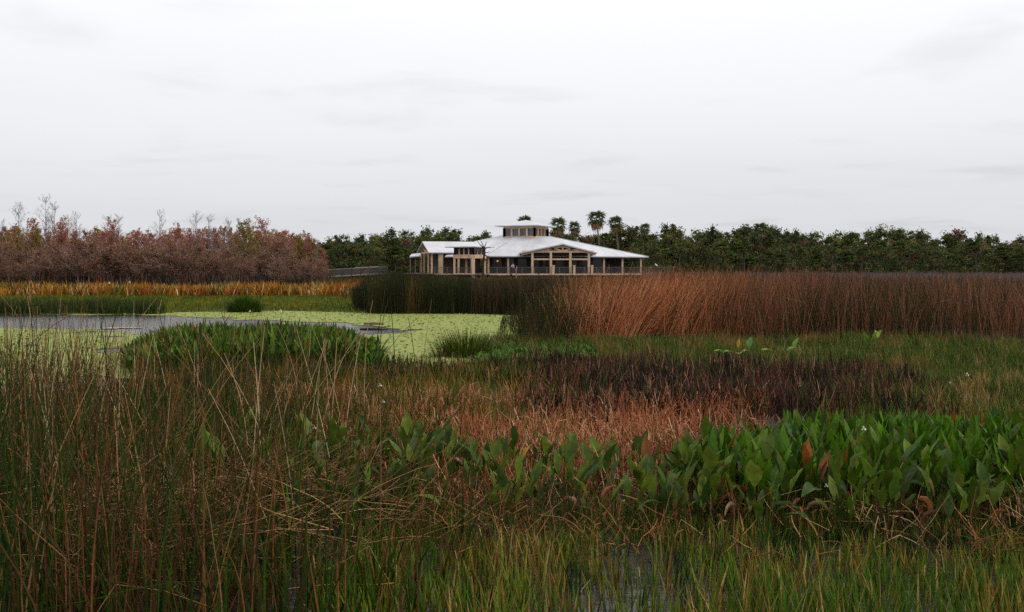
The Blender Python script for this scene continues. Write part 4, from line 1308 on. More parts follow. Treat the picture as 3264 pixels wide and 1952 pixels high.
def broad_leaf(lp, lb, wb, lean, bend, col, stalk=None, curl=0.0, sides=4):
    """A stalk and a lance-shaped blade folded along its midrib, growing up from the origin and leaning along +X."""
    V = []; Q = []; C = []
    stalk = stalk or tuple(c * .8 for c in col)
    p_ = np.zeros(3); th = lean; pts = [p_]
    for k in range(3):
        p_ = p_ + np.array((math.sin(th), 0, math.cos(th))) * lp / 3; th += bend * .15; pts.append(p_)
    for k, q in enumerate(pts):
        r_ = .008 - .0015 * k
        for s in range(3):
            a_ = 2 * math.pi * s / 3; V.append(q + np.array((math.cos(a_) * r_, math.sin(a_) * r_, 0))); C.append(stalk)
    for k in range(3):
        for s in range(3):
            Q.append((k * 3 + s, k * 3 + (s + 1) % 3, k * 3 + 3 + (s + 1) % 3, k * 3 + 3 + s))
    prof = [.10, .62, .97, 1.0, .78, .42, .02]
    b0 = len(V); q = pts[-1]; nst = len(prof)
    for k, w in enumerate(prof):
        hw = wb / 2 * w
        nrm = np.array((math.cos(th), 0, -math.sin(th)))
        wav = .012 * math.sin(k * 2.1 + lb * 40)
        cu = curl * hw * 1.4
        V += [q + np.array((0, -hw * (1 - curl * .5), 0)) + nrm * (-hw * .35 - cu), q.copy(), q + np.array((0, hw * (1 - curl * .5), 0)) + nrm * (-hw * .35 + wav - cu)]
        cc = np.array(col)
        C += [tuple(cc * 1.03), tuple(cc * .85), tuple(cc)]
        q = q + np.array((math.sin(th), 0, math.cos(th))) * lb / (nst - 1); th += bend / (nst - 1)
    for k in range(nst - 1):
        i = b0 + k * 3
        Q += [(i, i + 1, i + 4, i + 3), (i + 1, i + 2, i + 5, i + 4)]
    return mesh_np('leaf', np.array(V), np.array(Q), np.array(C), M_LEAF2, True)


LG = [(.062, .112, .010), (.092, .150, .014), (.034, .072, .009), (.125, .175, .020), (.048, .085, .018)]
leafm = []
for i in range(14):
    leafm.append(broad_leaf(random.uniform(.30, .50), random.uniform(.22, .36), random.uniform(.075, .125), random.uniform(.02, .2), random.uniform(-.1, .7), LG[i % 5]))
arch = [broad_leaf(random.uniform(.4, .5), random.uniform(.3, .42), random.uniform(.08, .12), .25, random.uniform(1.2, 1.9), LG[i]) for i in range(3)]
wither = [broad_leaf(random.uniform(.3, .45), random.uniform(.18, .28), random.uniform(.05, .08), random.uniform(.1, .4), random.uniform(1.8, 3.0),
                     ((.36, .15, .06), (.55, .34, .21), (.20, .08, .04))[i % 3], curl=.7) for i in range(4)]
yellow = broad_leaf(.4, .25, .11, .2, .5, (.32, .17, .02))
orange = broad_leaf(.42, .3, .10, .08, .25, (.22, .075, .022))


def plant(x, d, lab, grp, nl, s, extra=None):
    t_ = thing('broadleaf_plant', lab, 'plant', (x, d, -.02), random.uniform(0, 6.28), grp, (s, s, s))
    for k in range(nl):
        u_ = random.random()
        me = random.choice(leafm) if u_ < .79 else (random.choice(arch) if u_ < .85 else random.choice(wither))
        f = link('leaf', me, t_)
        f.location = (random.uniform(-.06, .06), random.uniform(-.06, .06), 0)
        f.rotation_euler = (random.gauss(0, .14), random.gauss(0, .14), random.uniform(0, 6.28))
        q = random.uniform(.6, 1.12); f.scale = (q, q * random.uniform(.7, 1.15), q)
        if me in wither: f['label'] = 'withered curled brown leaf'
    for me, rz, el, lab2 in (extra or ()):
        f = link('leaf', me, t_); f.rotation_euler = (0, el, rz - t_.rotation_euler[2]); f['label'] = lab2
    return t_


BANK = 'broad-leaved plant of the green bank'


def row(d):
    return 'front row' if d < 8.7 else ('middle row' if d < 9.9 else 'back row')


def bstretch(px):
    for lim, s_ in ((2450, 'next to the pinkish straw'), (2590, 'just before the rusty withered leaf'), (2760, 'just past the rusty withered leaf'), (2950, 'before the orange-yellow leaf'), (3120, 'past the orange-yellow leaf'), (9999, 'by the frame edge')):
        if px < lim: return s_


def mstretch(px):
    for lim, s_ in ((1520, 'near the slanting dark stem'), (1740, 'around the orange-topped leaf'), (1950, 'around the lone tilted leaf'), (9999, 'near the rusty red leaf')):
        if px < lim: return s_


def lstretch(px, d):
    k = 'nearer' if d < 9.4 else 'farther'
    for lim, s_ in ((720, 'below the mid island bank'), (900, 'by the longest tan stem'), (1080, 'around the upright tan stem'), (1220, 'at the edge of the straw'), (9999, 'by the thick slanting dark stem')):
        if px < lim: return k + ' ones ' + s_ if False else s_ + (', nearer row' if k == 'nearer' else ', farther row')


def rstretch(px):
    for lim, s_ in ((120, 'by the frame edge'), (420, 'before the open water'), (700, 'before the near end of the pickerelweed bank'), (950, 'before the pickerelweed bank'), (9999, 'at the tip of the pickerelweed bank')):
        if px < lim: return s_
MID = 'broad-leaved plant in front of the pinkish straw'
LOOSE = 'broad-leaved plant among the reeds'
for i in range(200):
    px = 2130 + 1280 * (i + random.random()) / 200
    d_ = (7.45 + .6 * math.sin(px / 97.0) ** 2) + 3.3 * random.random() ** 1.0
    if px < 2450: d_ = min(d_, 8.4 + (px - 2100) / 350 * 2.2)
    s = 1.05 - .15 * (d_ - 8.2) / 2.0 + random.uniform(-.38, .12)
    lb = ('tall ' if s > .9 else 'small ') + BANK + ', ' + row(d_) + ' ' + bstretch(px)
    plant(X(px, d_), d_, lb, ('tall ' if s > .9 else 'small ') + 'bank plants, ' + row(d_) + ' ' + bstretch(px), random.choice((3, 5, 6, 7)), s)
for i in range(104):
    px = 1270 + 950 * (i + random.random()) / 84
    d_ = random.uniform(7.9, 10.2) + (.3 if px < 1600 else 0)
    if vnoise(np.array([px]), np.array([d_ * 60]), 75.0)[0] < .27: continue
    s = random.uniform(.62, 1.02)
    k = ('tall' if s > .82 else 'small') + ' broad-leaved plant in front of the pinkish straw, ' + mstretch(px) + (', nearer row' if d_ < 9 else ', farther row')
    plant(X(px, d_), d_, k, k.replace('plant in', 'plants in'), random.choice((4, 5, 6)), s)
for i in range(84):
    px = 740 + 600 * (i + random.random()) / 84 if i % 4 else random.uniform(440, 1340)
    d_ = random.uniform(8.0, 11.0)
    plant(X(px, d_), d_, LOOSE + ', ' + lstretch(px, d_), 'plants among the tan reeds ' + lstretch(px, d_), random.choice((4, 5, 6)), random.uniform(.72, 1.1))
plant(X(2950, 8.5), 8.5, 'plant with one bright orange-yellow leaf at the front of the green bank', None, 4, .85, [(yellow, 2.6, .1, 'bright orange-yellow leaf')])
plant(X(3290, 8.2), 8.2, 'plant with a long leaf arching down at the edge of the frame', None, 5, 1.1, [(arch[0], 3.0, .2, 'long arching leaf'), (arch[1], 3.4, .35, 'long arching leaf')])
plant(X(2590, 8.3), 8.3, 'plant with a tall rust-brown withered leaf in the green bank', None, 4, 1.0, [(wither[0], 1.4, 0, 'rust-brown withered leaf'), (wither[2], 3.9, .05, 'rust-brown withered leaf'), (orange, .4, .12, 'rust-brown leaf')])
plant(X(2062, 9.0), 9.0, 'tall plant with a rusty red upright leaf beside the pinkish straw', None, 4, 1.0, [(orange, 1.5, .02, 'rusty red upright leaf')])
plant(X(1625, 9.2), 9.2, 'plant with an orange-topped leaf before the pinkish straw', None, 3, .95, [(yellow, .6, .05, 'orange mottled leaf')])
plant(X(1835, 9.4), 9.4, 'plant with a lone pale leaf tilted above the pinkish straw', None, 3, .95, [(leafm[3], .2, .32, 'pale tilted leaf')])
plant(X(1620, 8.6), 8.6, 'plant with broad blue-green leaves low in front of the straw', None, 6, .85)
plant(X(2480, 8.2), 8.2, 'plant with a big bright oval leaf at the near edge of the bank', None, 5, .9, [(leafm[3], .1, .15, 'big bright oval leaf')])
# fill of further leaves, past those told apart
n = 1500
B = scatter(n, 8.4, 11.6, lambda d: 2230 + np.clip(d - 9, 0, 2) * 130, 3420, clump=.2, cs=.5)
phi = U(n, 0, 6.28)
S = spines(B, U(n, .45, .82) * (1.08 - .09 * (B[:, 1] - 8.2)), U(n, 0, .3), U(n, 0, .7), phi, 6)
stuff('bank_leaves', 'packed green lance leaves between the plants of the bank', ribbons(S, U(n, .05, .10), (.1, .1, .12, .65, 1, .72, .04), pick(n, [(4, (.055, .115, .014)), (3, (.075, .15, .018)), (2, (.030, .068, .010)), (.5, (.20, .08, .03))]), phi), M_LEAF)
n = 3200
B = scatter(n, 8.0, 11.2, 1240, 3420, clump=.4, cs=.5)
phi = U(n, 0, 6.28)
S = spines(B, U(n, .15, .5), U(n, 0, .3), U(n, 0, .4), phi, 3)
stuff('bank_stalks', 'thin green and brown stalks at the foot of the broad leaves', tubes(S, U(n, .003, .007), pick(n, [(4, (.038, .075, .012)), (2, (.14, .06, .03)), (2, (.05, .03, .02)), (1, (.28, .16, .09))]), phi), M_STEM)

# bright leaf groups in the short grass
BR = [(.16, .30, .05), (.22, .31, .04), (.11, .27, .08)]
bright = [broad_leaf(.2, .32, .16, .15, .5, BR[i]) for i in range(3)]
flat = [broad_leaf(.16, .30, .18, .9, .7, BR[i]) for i in range(2)]
gold = broad_leaf(.22, .26, .12, .05, .15, (.35, .22, .03))


def bright_plant(px, py, lab, spec):
    d_ = EYE * F / (py - HZ)
    t_ = thing('bright_leaf_plant', lab, 'plant', (X(px, d_), d_, 0))
    for me, rz, s in spec:
        f = link('leaf', me, t_); f.rotation_euler = (0, 0, rz); s *= .72; f.scale = (s, s, s)
        f.location = (random.uniform(-.25, .25), random.uniform(-.1, .1), .20)


bright_plant(2320, 1162, 'yellow-green floating-leaved plant with one golden upright leaf in the short grass', [(gold, .5, 1.3), (flat[1], 3.1, 1.5), (flat[0], .2, 1.3), (flat[1], 4.6, 1.2)])
bright_plant(2372, 1160, 'plant with one upright emerald leaf next to the golden leaf', [(bright[2], 1.0, 1.35), (flat[0], .3, 1.2), (flat[0], 3.4, 1.1)])
bright_plant(2505, 1160, 'bright green plant with a folded leaf beside the tan broken stalk', [(flat[0], 0.1, 1.8), (bright[0], .5, 1.3), (flat[1], 3.3, 1.6)])
bright_plant(2790, 1120, 'cluster of lime green upright leaves at the foot of the russet bulrush', [(bright[0], .4, 1.2), (bright[1], 1.8, 1.2), (bright[0], 3.2, 1.0), (bright[1], 4.9, 1.1), (bright[2], 5.7, .9)])

# ------------------------------------------------------------------ tufts that stand alone


def tuft(px, py, lab, name, n, rad, l0, l1, pal, th=.5, wd=(.012, .03), depth=.5):
    d_ = EYE * F / (py - HZ); x = X(px, d_)
    t_ = thing(name, lab, 'plant', (x, d_, 0))
    rr = np.sqrt(rng.random(n)) * rad; az = U(n, 0, 6.28)
    Bq = np.stack([rr * np.cos(az), rr * np.sin(az) * depth, np.full(n, -.02)], -1)
    S_q = spines(Bq, U(n, l0, l1) * (1.05 - .45 * (rr / rad) ** 2), rr / rad * th * U(n, .3, 1.2), U(n, 0, .7), az, 3)
    V, Q_, C_2 = ribbons(S_q, U(n, *wd), (1, .95, .6, .06), pick(n, pal), az)
    tag(link('blade', mesh_np('tuft_blades', V, Q_, C_2, M_BLADE), t_), kind='stuff')


tuft(1482, 1138, 'rounded tuft of green sedge rising from the duckweed', 'sedge_tuft', 620, .92, .55, .98, [(4, (.055, .088, .018)), (3, (.085, .115, .024)), (2, (.024, .036, .012)), (1.2, (.14, .08, .035))], .7)
tuft(780, 996, 'rounded green grass tuft on the far bank of the pond', 'grass_tuft', 900, .85, .7, 1.15, [(4, (.045, .080, .016)), (2, (.07, .105, .02)), (1, (.025, .04, .012))], .8, (.02, .05))
tuft(1250, 996, 'thin dark reed wisp leaning from the edge of the dark bulrush', 'reed_wisp', 60, .5, .9, 1.6, [(3, (.03, .035, .014)), (1, (.16, .10, .05))], .5, (.012, .022))

# ------------------------------------------------------------------ single stems that can be told apart
CS = {'tan': (.40, .25, .13), 'pale': (.52, .37, .22), 'brown': (.22, .105, .05), 'dark': (.028, .034, .013), 'red': (.16, .06, .035), 'grey': (.33, .27, .22), 'green': (.05, .10, .035)}


def stem(d_, pts, col, r_, lab, dd=0.0, grp=None):
    P = [W(px, py, d_ + dd * k / max(1, len(pts) - 1)) for k, (px, py) in enumerate(pts)]
    # smooth the drawn line
    Pn = []
    for k in range(len(P) - 1):
        p0 = P[max(k - 1, 0)]; p1 = P[k]; p2 = P[k + 1]; p3 = P[min(k + 2, len(P) - 1)]
        for s in range(4):
            u_ = s / 4
            Pn.append(.5 * ((2 * p1) + (p2 - p0) * u_ + (2 * p0 - 5 * p1 + 4 * p2 - p3) * u_ * u_ + (3 * p1 - p0 - 3 * p2 + p3) * u_ ** 3))
    Pn.append(P[-1])
    Pn = np.array(Pn)
    base = Pn[0].copy(); base[2] = max(base[2], 0)
    S_q = (Pn - base)[None]
    V, Q_, C_2 = tubes(S_q, np.array([r_]), np.array([CS[col]]), np.array([1.2]), taper=.45)
    o_ = link('bent_reed', mesh_np('bent_reed', V, Q_, C_2, M_STEM))
    o_.location = base
    return tag(o_, lab, 'reed', grp)


STEMS = [
    (14.5, [(1178, 1330), (1198, 1110), (1214, 1010), (1230, 905)], 'dark', .010, 'longer of two dark stems side by side before the open water'),
    (14.3, [(1192, 1330), (1210, 1110), (1222, 1015), (1238, 955)], 'dark', .010, 'shorter of two dark stems side by side before the open water'),
    (14.0, [(1264, 1300), (1255, 1090), (1247, 990)], 'dark', .010, 'single upright dark stem in front of the duckweed'),
    (13.6, [(1150, 1300), (1250, 1100), (1362, 985)], 'red', .007, 'thin red-brown stem slanting across the duckweed'),
    (14.2, [(1342, 1300), (1312, 1070), (1300, 1010)], 'dark', .008, 'thin dark stem near the sedge tuft, bent at the top'),
    (14.2, [(1330, 1280), (1352, 1120), (1376, 955)], 'brown', .006, 'thin tan stem behind the slanting red stem'),
    (13.0, [(1160, 1290), (1168, 1080), (1188, 958)], 'tan', .006, 'pale-tipped stem over the floating log'),
    (10.5, [(1052, 1420), (1068, 1180), (1074, 1075)], 'tan', .007, 'upright tan stem at the tip of the pickerelweed bank'),
    (10.3, [(1030, 1340), (1085, 1160), (1148, 1058)], 'tan', .007, 'tan stem slanting over the tip of the pickerelweed bank'),
    (10.0, [(1085, 1480), (1120, 1240), (1152, 1062)], 'pale', .007, 'pale stem crossing the slanting tan stem'),
    (8.8, [(790, 1420), (772, 1295), (740, 1190), (714, 1125)], 'tan', .006, 'bent tan stem in front of the pickerelweed bank'),
    (9.2, [(830, 1420), (824, 1290), (808, 1090)], 'pale', .007, 'pale upright stem in front of the pickerelweed bank'),
    (9.0, [(860, 1480), (702, 1295), (590, 1165), (494, 1072)], 'brown', .006, 'long brown stem leaning away from the pickerelweed bank'),
    (9.6, [(780, 1280), (735, 1100), (710, 1010), (688, 945)], 'dark', .007, 'thin dark stem rising above the pickerelweed bank'),
    (9.3, [(520, 1400), (640, 1165), (738, 995)], 'brown', .007, 'thick brown stem slanting over the pickerelweed bank'),
    (8.4, [(440, 1520), (390, 1367), (328, 1195), (290, 1080)], 'tan', .006, 'long tan stem leaning toward the open water'),
    (7.2, [(968, 1952), (856, 1676), (762, 1440), (664, 1240)], 'tan', .006, 'longest tan stem slanting through the near reeds'),
    (7.4, [(634, 1800), (630, 1700), (620, 1580), (615, 1470)], 'pale', .006, 'pale stiff stem among the dark near reeds'),
    (9.0, [(1008, 1640), (1006, 1500), (1012, 1330), (1018, 1180)], 'tan', .006, 'upright tan stem before the green leaves and straw'),
    (7.0, [(440, 1628), (520, 1592), (600, 1560)], 'grey', .007, 'grey straw lying across the dark near reeds'),
    (6.8, [(670, 1708), (740, 1695), (811, 1690), (900, 1700), (990, 1730)], 'tan', .005, 'low arched tan straw in the near reeds'),
    (6.5, [(-20, 1903), (203, 1869), (320, 1843), (430, 1838), (532, 1843)], 'grey', .005, 'long grey straw lying low in the near reeds'),
    (6.5, [(545, 1895), (580, 1830), (618, 1780)], 'pale', .006, 'short pale leaning straw in the near reeds'),
    (7.4, [(1165, 1795), (1300, 1728), (1420, 1682), (1530, 1671), (1642, 1686)], 'tan', .006, 'long tan straw arching low before the broad leaves'),
    (8.6, [(1225, 1700), (1300, 1525), (1400, 1380), (1500, 1262)], 'dark', .009, 'thick dark stem slanting in front of the pinkish straw'),
    (9.0, [(1120, 1560), (1150, 1400), (1185, 1205)], 'dark', .008, 'upright dark stem before the olive grass'),
    (8.0, [(2905, 1680), (2860, 1635), (2808, 1587)], 'tan', .010, 'thick broken tan stalk under the green bank'),
    (8.0, [(2490, 1578), (2550, 1562), (2608, 1553)], 'pale', .005, 'pale bowed straw across the big oval leaf'),
    (7.9, [(2508, 1650), (2560, 1625), (2612, 1598)], 'tan', .005, 'tan straw below the rust-brown withered leaf'),
    (6.4, [(2520, 1948), (2480, 1905), (2437, 1863)], 'pale', .006, 'pale straw leaning in the near grass'),
    (6.3, [(2856, 1955), (2885, 1915), (2911, 1882)], 'pale', .006, 'pale slanting straw in the near grass toward the corner'),
    (7.6, [(2240, 1706), (2205, 1680), (2170, 1656)], 'tan', .005, 'bent straw with a peak above the dark water'),
    (7.6, [(2150, 1725), (2160, 1690), (2170, 1657)], 'tan', .005, 'other half of the bent straw above the dark water'),
    (6.5, [(1835, 1950), (1850, 1890), (1880, 1850)], 'pale', .006, 'bright curved straw at the edge of the dark water'),
    (20.5, [(2450, 1170), (2462, 1140), (2472, 1118)], 'tan', .022, 'tan broken stalk standing in the short grass'),
    (27.3, [(2745, 1100), (2735, 1065), (2715, 1028)], 'red', .018, 'reddish bent stalk at the foot of the russet bulrush'),
    (6.6, [(60, 1800), (75, 1690), (78, 1600)], 'green', .012, 'fresh green blade standing in the near reeds by the frame edge'),
]
for d_, pts, col, r_, lab in STEMS:
    stem(d_, pts, col, r_, lab, dd=random.uniform(-.3, .5))

# more countable tall reed stems, alike
smesh = []
for i in range(12):
    c = ('tan', 'brown', 'dark', 'dark', 'brown', 'red', 'dark', 'pale', 'dark', 'tan', 'brown', 'dark')[i]
    ph = np.array([0.0])
    S_q = spines(np.zeros((1, 3)), np.array([1.75 + .05 * i]), np.array([random.uniform(0, .12)]), np.array([random.uniform(-.1, .5)]), ph, 6)
    smesh.append((c, mesh_np('tall_reed', *tubes(S_q, np.array([.0065]), np.array([CS[c]]), ph, taper=.3), M_STEM)))
SL = {'tan': 'tall tan dead reed standing in the near reeds', 'pale': 'tall pale dead reed standing in the near reeds', 'brown': 'tall brown reed standing in the near reeds',
      'dark': 'tall dark green reed standing in the near reeds', 'red': 'tall red-brown reed standing in the near reeds'}
for i in range(230):
    c, me = random.choice(smesh)
    d_ = random.uniform(7.5, 15.5)
    px = random.triangular(-80, 1130, 60) if i % 3 else random.uniform(-80, 1150)
    o_ = link('tall_reed', me); o_.location = (X(px, d_), d_, 0)
    o_.rotation_euler = (random.gauss(0, .09), random.gauss(.03, .10), random.uniform(0, 6.28)); s = random.uniform(.72, 1.1) * (1 if px < 420 else .92); o_.scale = (1, 1, s)
    ln = 'leaning ' if math.hypot(o_.rotation_euler[0], o_.rotation_euler[1]) > .12 else 'upright '
    dp = ', nearer ones' if d_ < 11 else ', farther ones'
    tag(o_, ln + SL[c].replace(' standing in the near reeds', ', ' + rstretch(px)) + (', close by' if d_ < 11 else ', farther off'), 'reed', ln + f'tall {c} reeds ' + rstretch(px) + (' close by' if d_ < 11 else ' farther off'))

# ------------------------------------------------------------------ small white flowers
M_PETAL = plain_mat('white_petal', (.82, .80, .74), .6, .05, 20)
M_EYE = plain_mat('flower_heart', (.45, .33, .05), .7, .1, 20)
pv = MB(); pv.add([(0, 0, 0), (.55, -.42, .12), (1, 0, .2), (.55, .42, .12)], [(0, 1, 2, 3)])
pet = bpy.data.meshes.new('petal'); pet.from_pydata(pv.v, [], pv.f); pet.materials.append(M_PETAL)
bm = bmesh.new(); bmesh.ops.create_icosphere(bm, subdivisions=1, radius=1); eyem = bpy.data.meshes.new('flower_heart'); bm.to_mesh(eyem); bm.free(); eyem.materials.append(M_EYE)


def flower(px, py, d_, s, lab):
    q = W(px, py, d_)
    t_ = thing('white_flower', lab, 'flower', (q[0], q[1], 0))
    S_q = spines(np.zeros((1, 3)), np.array([max(q[2], .08)]), np.array([0.0]), np.array([0.05]), np.array([0.]), 3)
    link('stalk', mesh_np('stalk', *tubes(S_q, np.array([.004]), np.array([(.05, .08, .02)]), np.array([0.])), M_STEM), t_)
    for k in range(3):
        f = link('petal', pet, t_); f.location = (0, -.004, q[2]); f.scale = (s, s, s)
        f.rotation_euler = (R(68), 0, 0); f.rotation_euler = (R(68) * 1, R(-90 - 120 * k), 0)
    f = link('flower_heart', eyem, t_); f.location = (0, -.02, q[2]); f.scale = (s * .3,) * 3


FLW = [(2712, 1190, 17.5, .05, 'lone white flower over the back edge of the dark stems'),
       (3082, 1194, 17.0, .05, 'topmost of the white flower group in the green grass'),
       (3028, 1224, 16.2, .055, 'brightest white flower of the group in the green grass'),
       (3006, 1232, 16.0, .04, 'small white flower just beside the brightest one of the group'),
       (3076, 1254, 15.6, .045, 'lowest white flower of the group in the green grass'),
       (2752, 1366, 9.0, .035, 'white flower over the green bank of broad leaves'),
       (2633, 1548, 8.2, .025, 'tiny white flower beside the rust-brown withered leaf'),
       (1212, 1228, 14.5, .04, 'white flower behind the dark stems at the shore strip'),
       (1222, 1280, 13.2, .04, 'white flower in the olive grass before the straw'),
       (1002, 1362, 10.5, .035, 'pale flower at the edge of the pinkish straw'),
       (905, 1030, 24.5, .05, 'white flower on top of the pickerelweed bank'),
       (895, 990, 44.0, .08, 'white flower at the far edge of the duckweed'),
       (797, 992, 45.0, .08, 'white flower below the round tuft of the far bank'),
       (2375, 1172, 20.5, .05, 'small white bloom below the emerald leaf'),
       (413, 899, 72.0, .12, 'white blossom head topping the golden reeds'),
       (348, 902, 72.5, .14, 'white blossom head topping the golden reeds beside the other')]
for f in FLW: flower(f[0], f[1], f[2], f[3] * .85, f[4])

# ------------------------------------------------------------------ floating log, drifting stems
lg = thing('floating_log', 'pale-topped log floating in the open water beyond the dark stems', 'log', (X(1192, 36.4), 36.4, .03), .06)
S_q = np.array([[(-.42, 0, 0), (-.2, .01, .02), (.1, 0, .015), (.42, -.02, 0)]], float)
link('trunk', mesh_np('log', *tubes(S_q, np.array([.07]), np.array([(.12, .085, .06)]), np.array([0.]), taper=.7, sides=7), M_BARK), lg)
S_q = np.array([[(-.25, -.02, .06), (0, -.02, .085), (.2, -.02, .07)]], float)
link('pale_strip', mesh_np('strip', *tubes(S_q, np.array([.03]), np.array([(.42, .33, .24)]), np.array([0.]), taper=.7, sides=5), M_BARK), lg)  # paler strip along the top of the log
lg = thing('log_shadow', 'long dark bar modelling the shadow line below the floating log', 'log', (X(1185, 33.6), 33.6, .0), -.03)  # dark shadow line on the water, modelled as a low bar
S_q = np.array([[(-.45, 0, 0), (-.1, .03, .02), (.3, 0, .02), (.62, -.03, -.01)]], float)
link('trunk', mesh_np('log', *tubes(S_q, np.array([.055]), np.array([(.030, .022, .018)]), np.array([0.]), taper=.6, sides=7), M_BARK), lg)
S_q = np.array([[(.2, 0, .03), (.28, .02, .12)]], float)
link('shadow_stub', mesh_np('stub', *tubes(S_q, np.array([.02]), np.array([(.03, .022, .018)]), np.array([0.]), taper=.6, sides=5), M_BARK), lg)  # stub added to the shadow bar
for k, (px, py, ln) in enumerate(((400, 1048, 1.3), (345, 1050, .7))):
    d_ = EYE * F / (py - HZ)
    S_q = np.array([[(-ln / 2, 0, 0), (0, .03, .01), (ln / 2, 0, 0)]], float)
    o_ = link('drifting_reed', mesh_np('drift', *tubes(S_q, np.array([.03]), np.array([(.5, .40, .28)]), np.array([0.]), taper=.6, sides=4), M_STEM))
    o_.location = (X(px, d_), d_, .02); tag(o_, ('longer pale dead reed floating on the open water', 'shorter pale dead reed floating on the open water')[k], 'reed')

# ------------------------------------------------------------------ dead snag before the entry tower
sn = thing('snag', 'dark dead tree with antler-like bare boughs beside the entry tower', 'tree', (X(1541, 133), 133, 0))
dk = np.array((.055, .035, .032)); sc_ = 133 / F


def sp(px, py, dy=0): return np.array(((px - 1541) * sc_, dy, EYE - (py - HZ) * sc_))


trunk = [(np.array((0, 0, 0.)), sp(1540, 850), .22, .19, dk), (sp(1540, 850), sp(1544, 808), .19, .17, dk), (sp(1544, 808), sp(1542, 790), .17, .15, dk)]
link('trunk', mesh_np('snag_trunk', *seg_mesh(trunk), M_BARK), sn)
for pts in ([(1542, 792), (1530, 780), (1521, 768)], [(1542, 791), (1538, 778), (1532, 767)], [(1543, 791), (1548, 780), (1551, 771)], [(1543, 794), (1553, 790), (1565, 788)],
            [(1543, 800), (1530, 802), (1523, 806)], [(1544, 806), (1555, 806), (1562, 802)], [(1544, 812), (1553, 818), (1562, 816)], [(1541, 822), (1550, 832), (1556, 840)]):
    sg = [(sp(*pts[k], (random.random() - .5)), sp(*pts[k + 1], (random.random() - .5)), .10 - .035 * k, .07 - .03 * k, dk) for k in range(2)]
    sg[1] = (sg[0][1],) + sg[1][1:]
    link('bough', mesh_np('bough', *seg_mesh(sg), M_BARK), sn)
# pale stump post standing in the scrub before the deck
st_ = thing('dead_stump', 'slender pale dead stump with a forked top standing before the deck', 'stump', (X(1646, 128), 128, 0))
sc2 = 128 / F; pk = np.array((.30, .20, .17))
q = lambda px, py: np.array(((px - 1646) * sc2, 0, EYE - (py - HZ) * sc2))
link('trunk', mesh_np('stump', *seg_mesh([(np.array((0, 0, 0.)), q(1646, 866), .12, .10, pk), (q(1646, 866), q(1648, 848), .10, .07, pk)]), M_BARK), st_)
link('bough', mesh_np('bough', *seg_mesh([(q(1646, 866), q(1640, 856), .08, .05, pk * .8), (q(1640, 856), q(1634, 850), .05, .03, pk * .8)]), M_BARK), st_)

# ------------------------------------------------------------------ visitor and birds


def skin(name, pts, edges, rad, mat, parent=None, sub=1):
    me = bpy.data.meshes.new(name); me.from_pydata([tuple(p_) for p_ in pts], edges, [])
    o_ = link(name, me, parent)
    md = o_.modifiers.new('skin', 'SKIN')
    sv = me.skin_vertices[0].data
    for k, r_ in enumerate(rad):
        sv[k].radius = (r_, r_) if not isinstance(r_, tuple) else r_
        sv[k].use_root = (k == 0)
    s_ = o_.modifiers.new('sub', 'SUBSURF'); s_.levels = sub; s_.render_levels = sub
    me.materials.append(mat)
    return o_


M_SKIN = plain_mat('skin', (.48, .29, .21), .6, .05, 5)
M_SHIRT = plain_mat('pale_grey_shirt', (.42, .41, .42), .8, .1, 6)
M_TROUSER = plain_mat('dark_trousers', (.03, .03, .035), .8, .1, 6)
M_HAIR = plain_mat('brown_hair', (.05, .028, .018), .7, .2, 20)
pr = thing('person', 'person in a pale grey top leaning toward the deck rail near the dead stump', 'person', (X(1634, 146.6), 146.75, DZ), 0)
skin('body', [(0, 0, .95), (0, 0, 1.12), (.01, -.05, 1.32), (.02, -.1, 1.46), (.02, -.13, 1.56), (.02, -.16, 1.66), (.02, -.16, 1.76),
              (.19, -.1, 1.42), (.26, -.2, 1.18), (.2, -.42, 1.10), (.14, -.52, 1.1), (-.16, -.1, 1.42), (-.24, -.2, 1.18), (-.14, -.42, 1.10), (-.08, -.52, 1.1),
              (.1, .02, .88), (.11, 0, .5), (.11, .05, .08), (.12, -.1, .04), (-.1, .02, .88), (-.11, .05, .5), (-.11, .12, .08), (-.12, -.03, .04),
              (.02, -.215, 1.67)],
     [(0, 1), (1, 2), (2, 3), (3, 4), (4, 5), (5, 6), (3, 7), (7, 8), (8, 9), (9, 10), (3, 11), (11, 12), (12, 13), (13, 14), (0, 15), (15, 16), (16, 17), (17, 18), (0, 19), (19, 20), (20, 21), (21, 22), (5, 23)],
     [.14, .13, .15, .10, .055, .09, .075, .065, .045, .035, .035, .065, .045, .035, .035, .095, .065, .04, .04, .095, .065, .04, .04, .02], M_SKIN, pr, 1)
skin('shirt', [(0, 0, .92), (0, 0, 1.12), (.01, -.05, 1.32), (.02, -.1, 1.45), (.19, -.1, 1.42), (.25, -.17, 1.22), (-.16, -.1, 1.42), (-.23, -.17, 1.22)],
     [(0, 1), (1, 2), (2, 3), (3, 4), (4, 5), (3, 6), (6, 7)], [.17, .16, .175, .115, .085, .065, .085, .065], M_SHIRT, pr, 1)
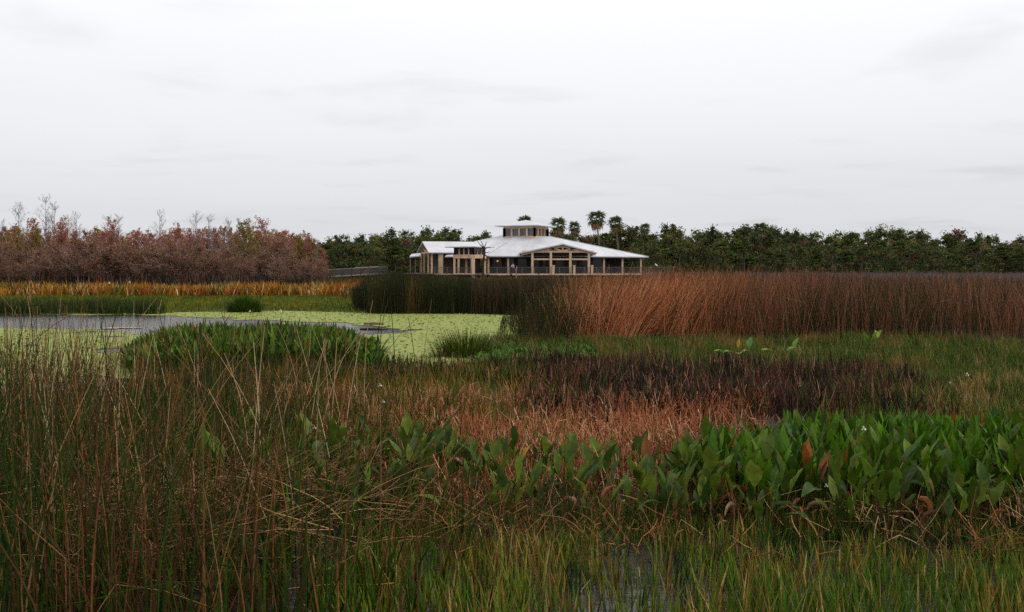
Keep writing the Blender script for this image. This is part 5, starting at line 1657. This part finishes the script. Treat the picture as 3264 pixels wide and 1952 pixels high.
skin('trousers', [(0, 0, .93), (.1, .02, .86), (.11, 0, .5), (.11, .05, .12), (-.1, .02, .86), (-.11, .05, .5), (-.11, .12, .12)],
     [(0, 1), (1, 2), (2, 3), (0, 4), (4, 5), (5, 6)], [.16, .115, .085, .06, .115, .085, .06], M_TROUSER, pr, 1)
skin('hair', [(.02, -.13, 1.74), (.02, -.15, 1.79), (.02, -.11, 1.66)], [(0, 1), (0, 2)], [.095, .07, .08], M_HAIR, pr, 1)

M_BLACKBIRD = plain_mat('black_feathers', (.010, .010, .012), .45, .2, 30)
M_WHITEBIRD = plain_mat('white_feathers', (.80, .79, .76), .8, .05, 20)
M_BEAK = plain_mat('bird_beak', (.25, .18, .06), .5, .1, 20)
q = W(2010, 876, 56.0)
bd = thing('blackbird', 'black bird clinging to the tops of the russet bulrush before the deck end', 'bird', tuple(q), R(-60))
skin('body', [(0, 0, 0), (.02, 0, .06), (.035, 0, .105), (.05, 0, .14), (-.03, 0, -.08), (-.06, 0, -.19)], [(0, 1), (1, 2), (2, 3), (0, 4), (4, 5)], [.045, .045, .03, .032, .025, .016], M_BLACKBIRD, bd, 1)
m = MB(); m.bar((.075, 0, .145), (.12, 0, .14), .012); m.build('beak', M_BLACKBIRD, bd)
for s in (.012, -.012):
    m = MB(); m.bar((0, s, -.03), (.01, s, -.10), .006); m.build('leg', M_BLACKBIRD, bd)
# white wading bird on the side rail
tq = .30
bx, by, bz = 22.4 + 5.6 * tq, 146.12 + 5.88 * tq, 2.30
wb = thing('white_bird', 'hunched white bird perched on the deck rail past the end of the roof', 'bird', (bx, by, bz), R(200))
skin('body', [(0, 0, .28), (.10, 0, .38), (.17, 0, .47), (.15, 0, .55), (.20, 0, .60), (-.13, 0, .20), (-.22, 0, .12)], [(0, 1), (1, 2), (2, 3), (3, 4), (0, 5), (5, 6)], [.14, .12, .075, .055, .06, .09, .04], M_WHITEBIRD, wb, 1)
m = MB(); m.bar((.245, 0, .60), (.38, 0, .57), .03); m.build('beak', M_BEAK, wb)
for s in (.04, -.04):
    m = MB(); m.bar((0, s, .18), (.01, s, 0), .018); m.build('leg', M_BLACKBIRD, wb)
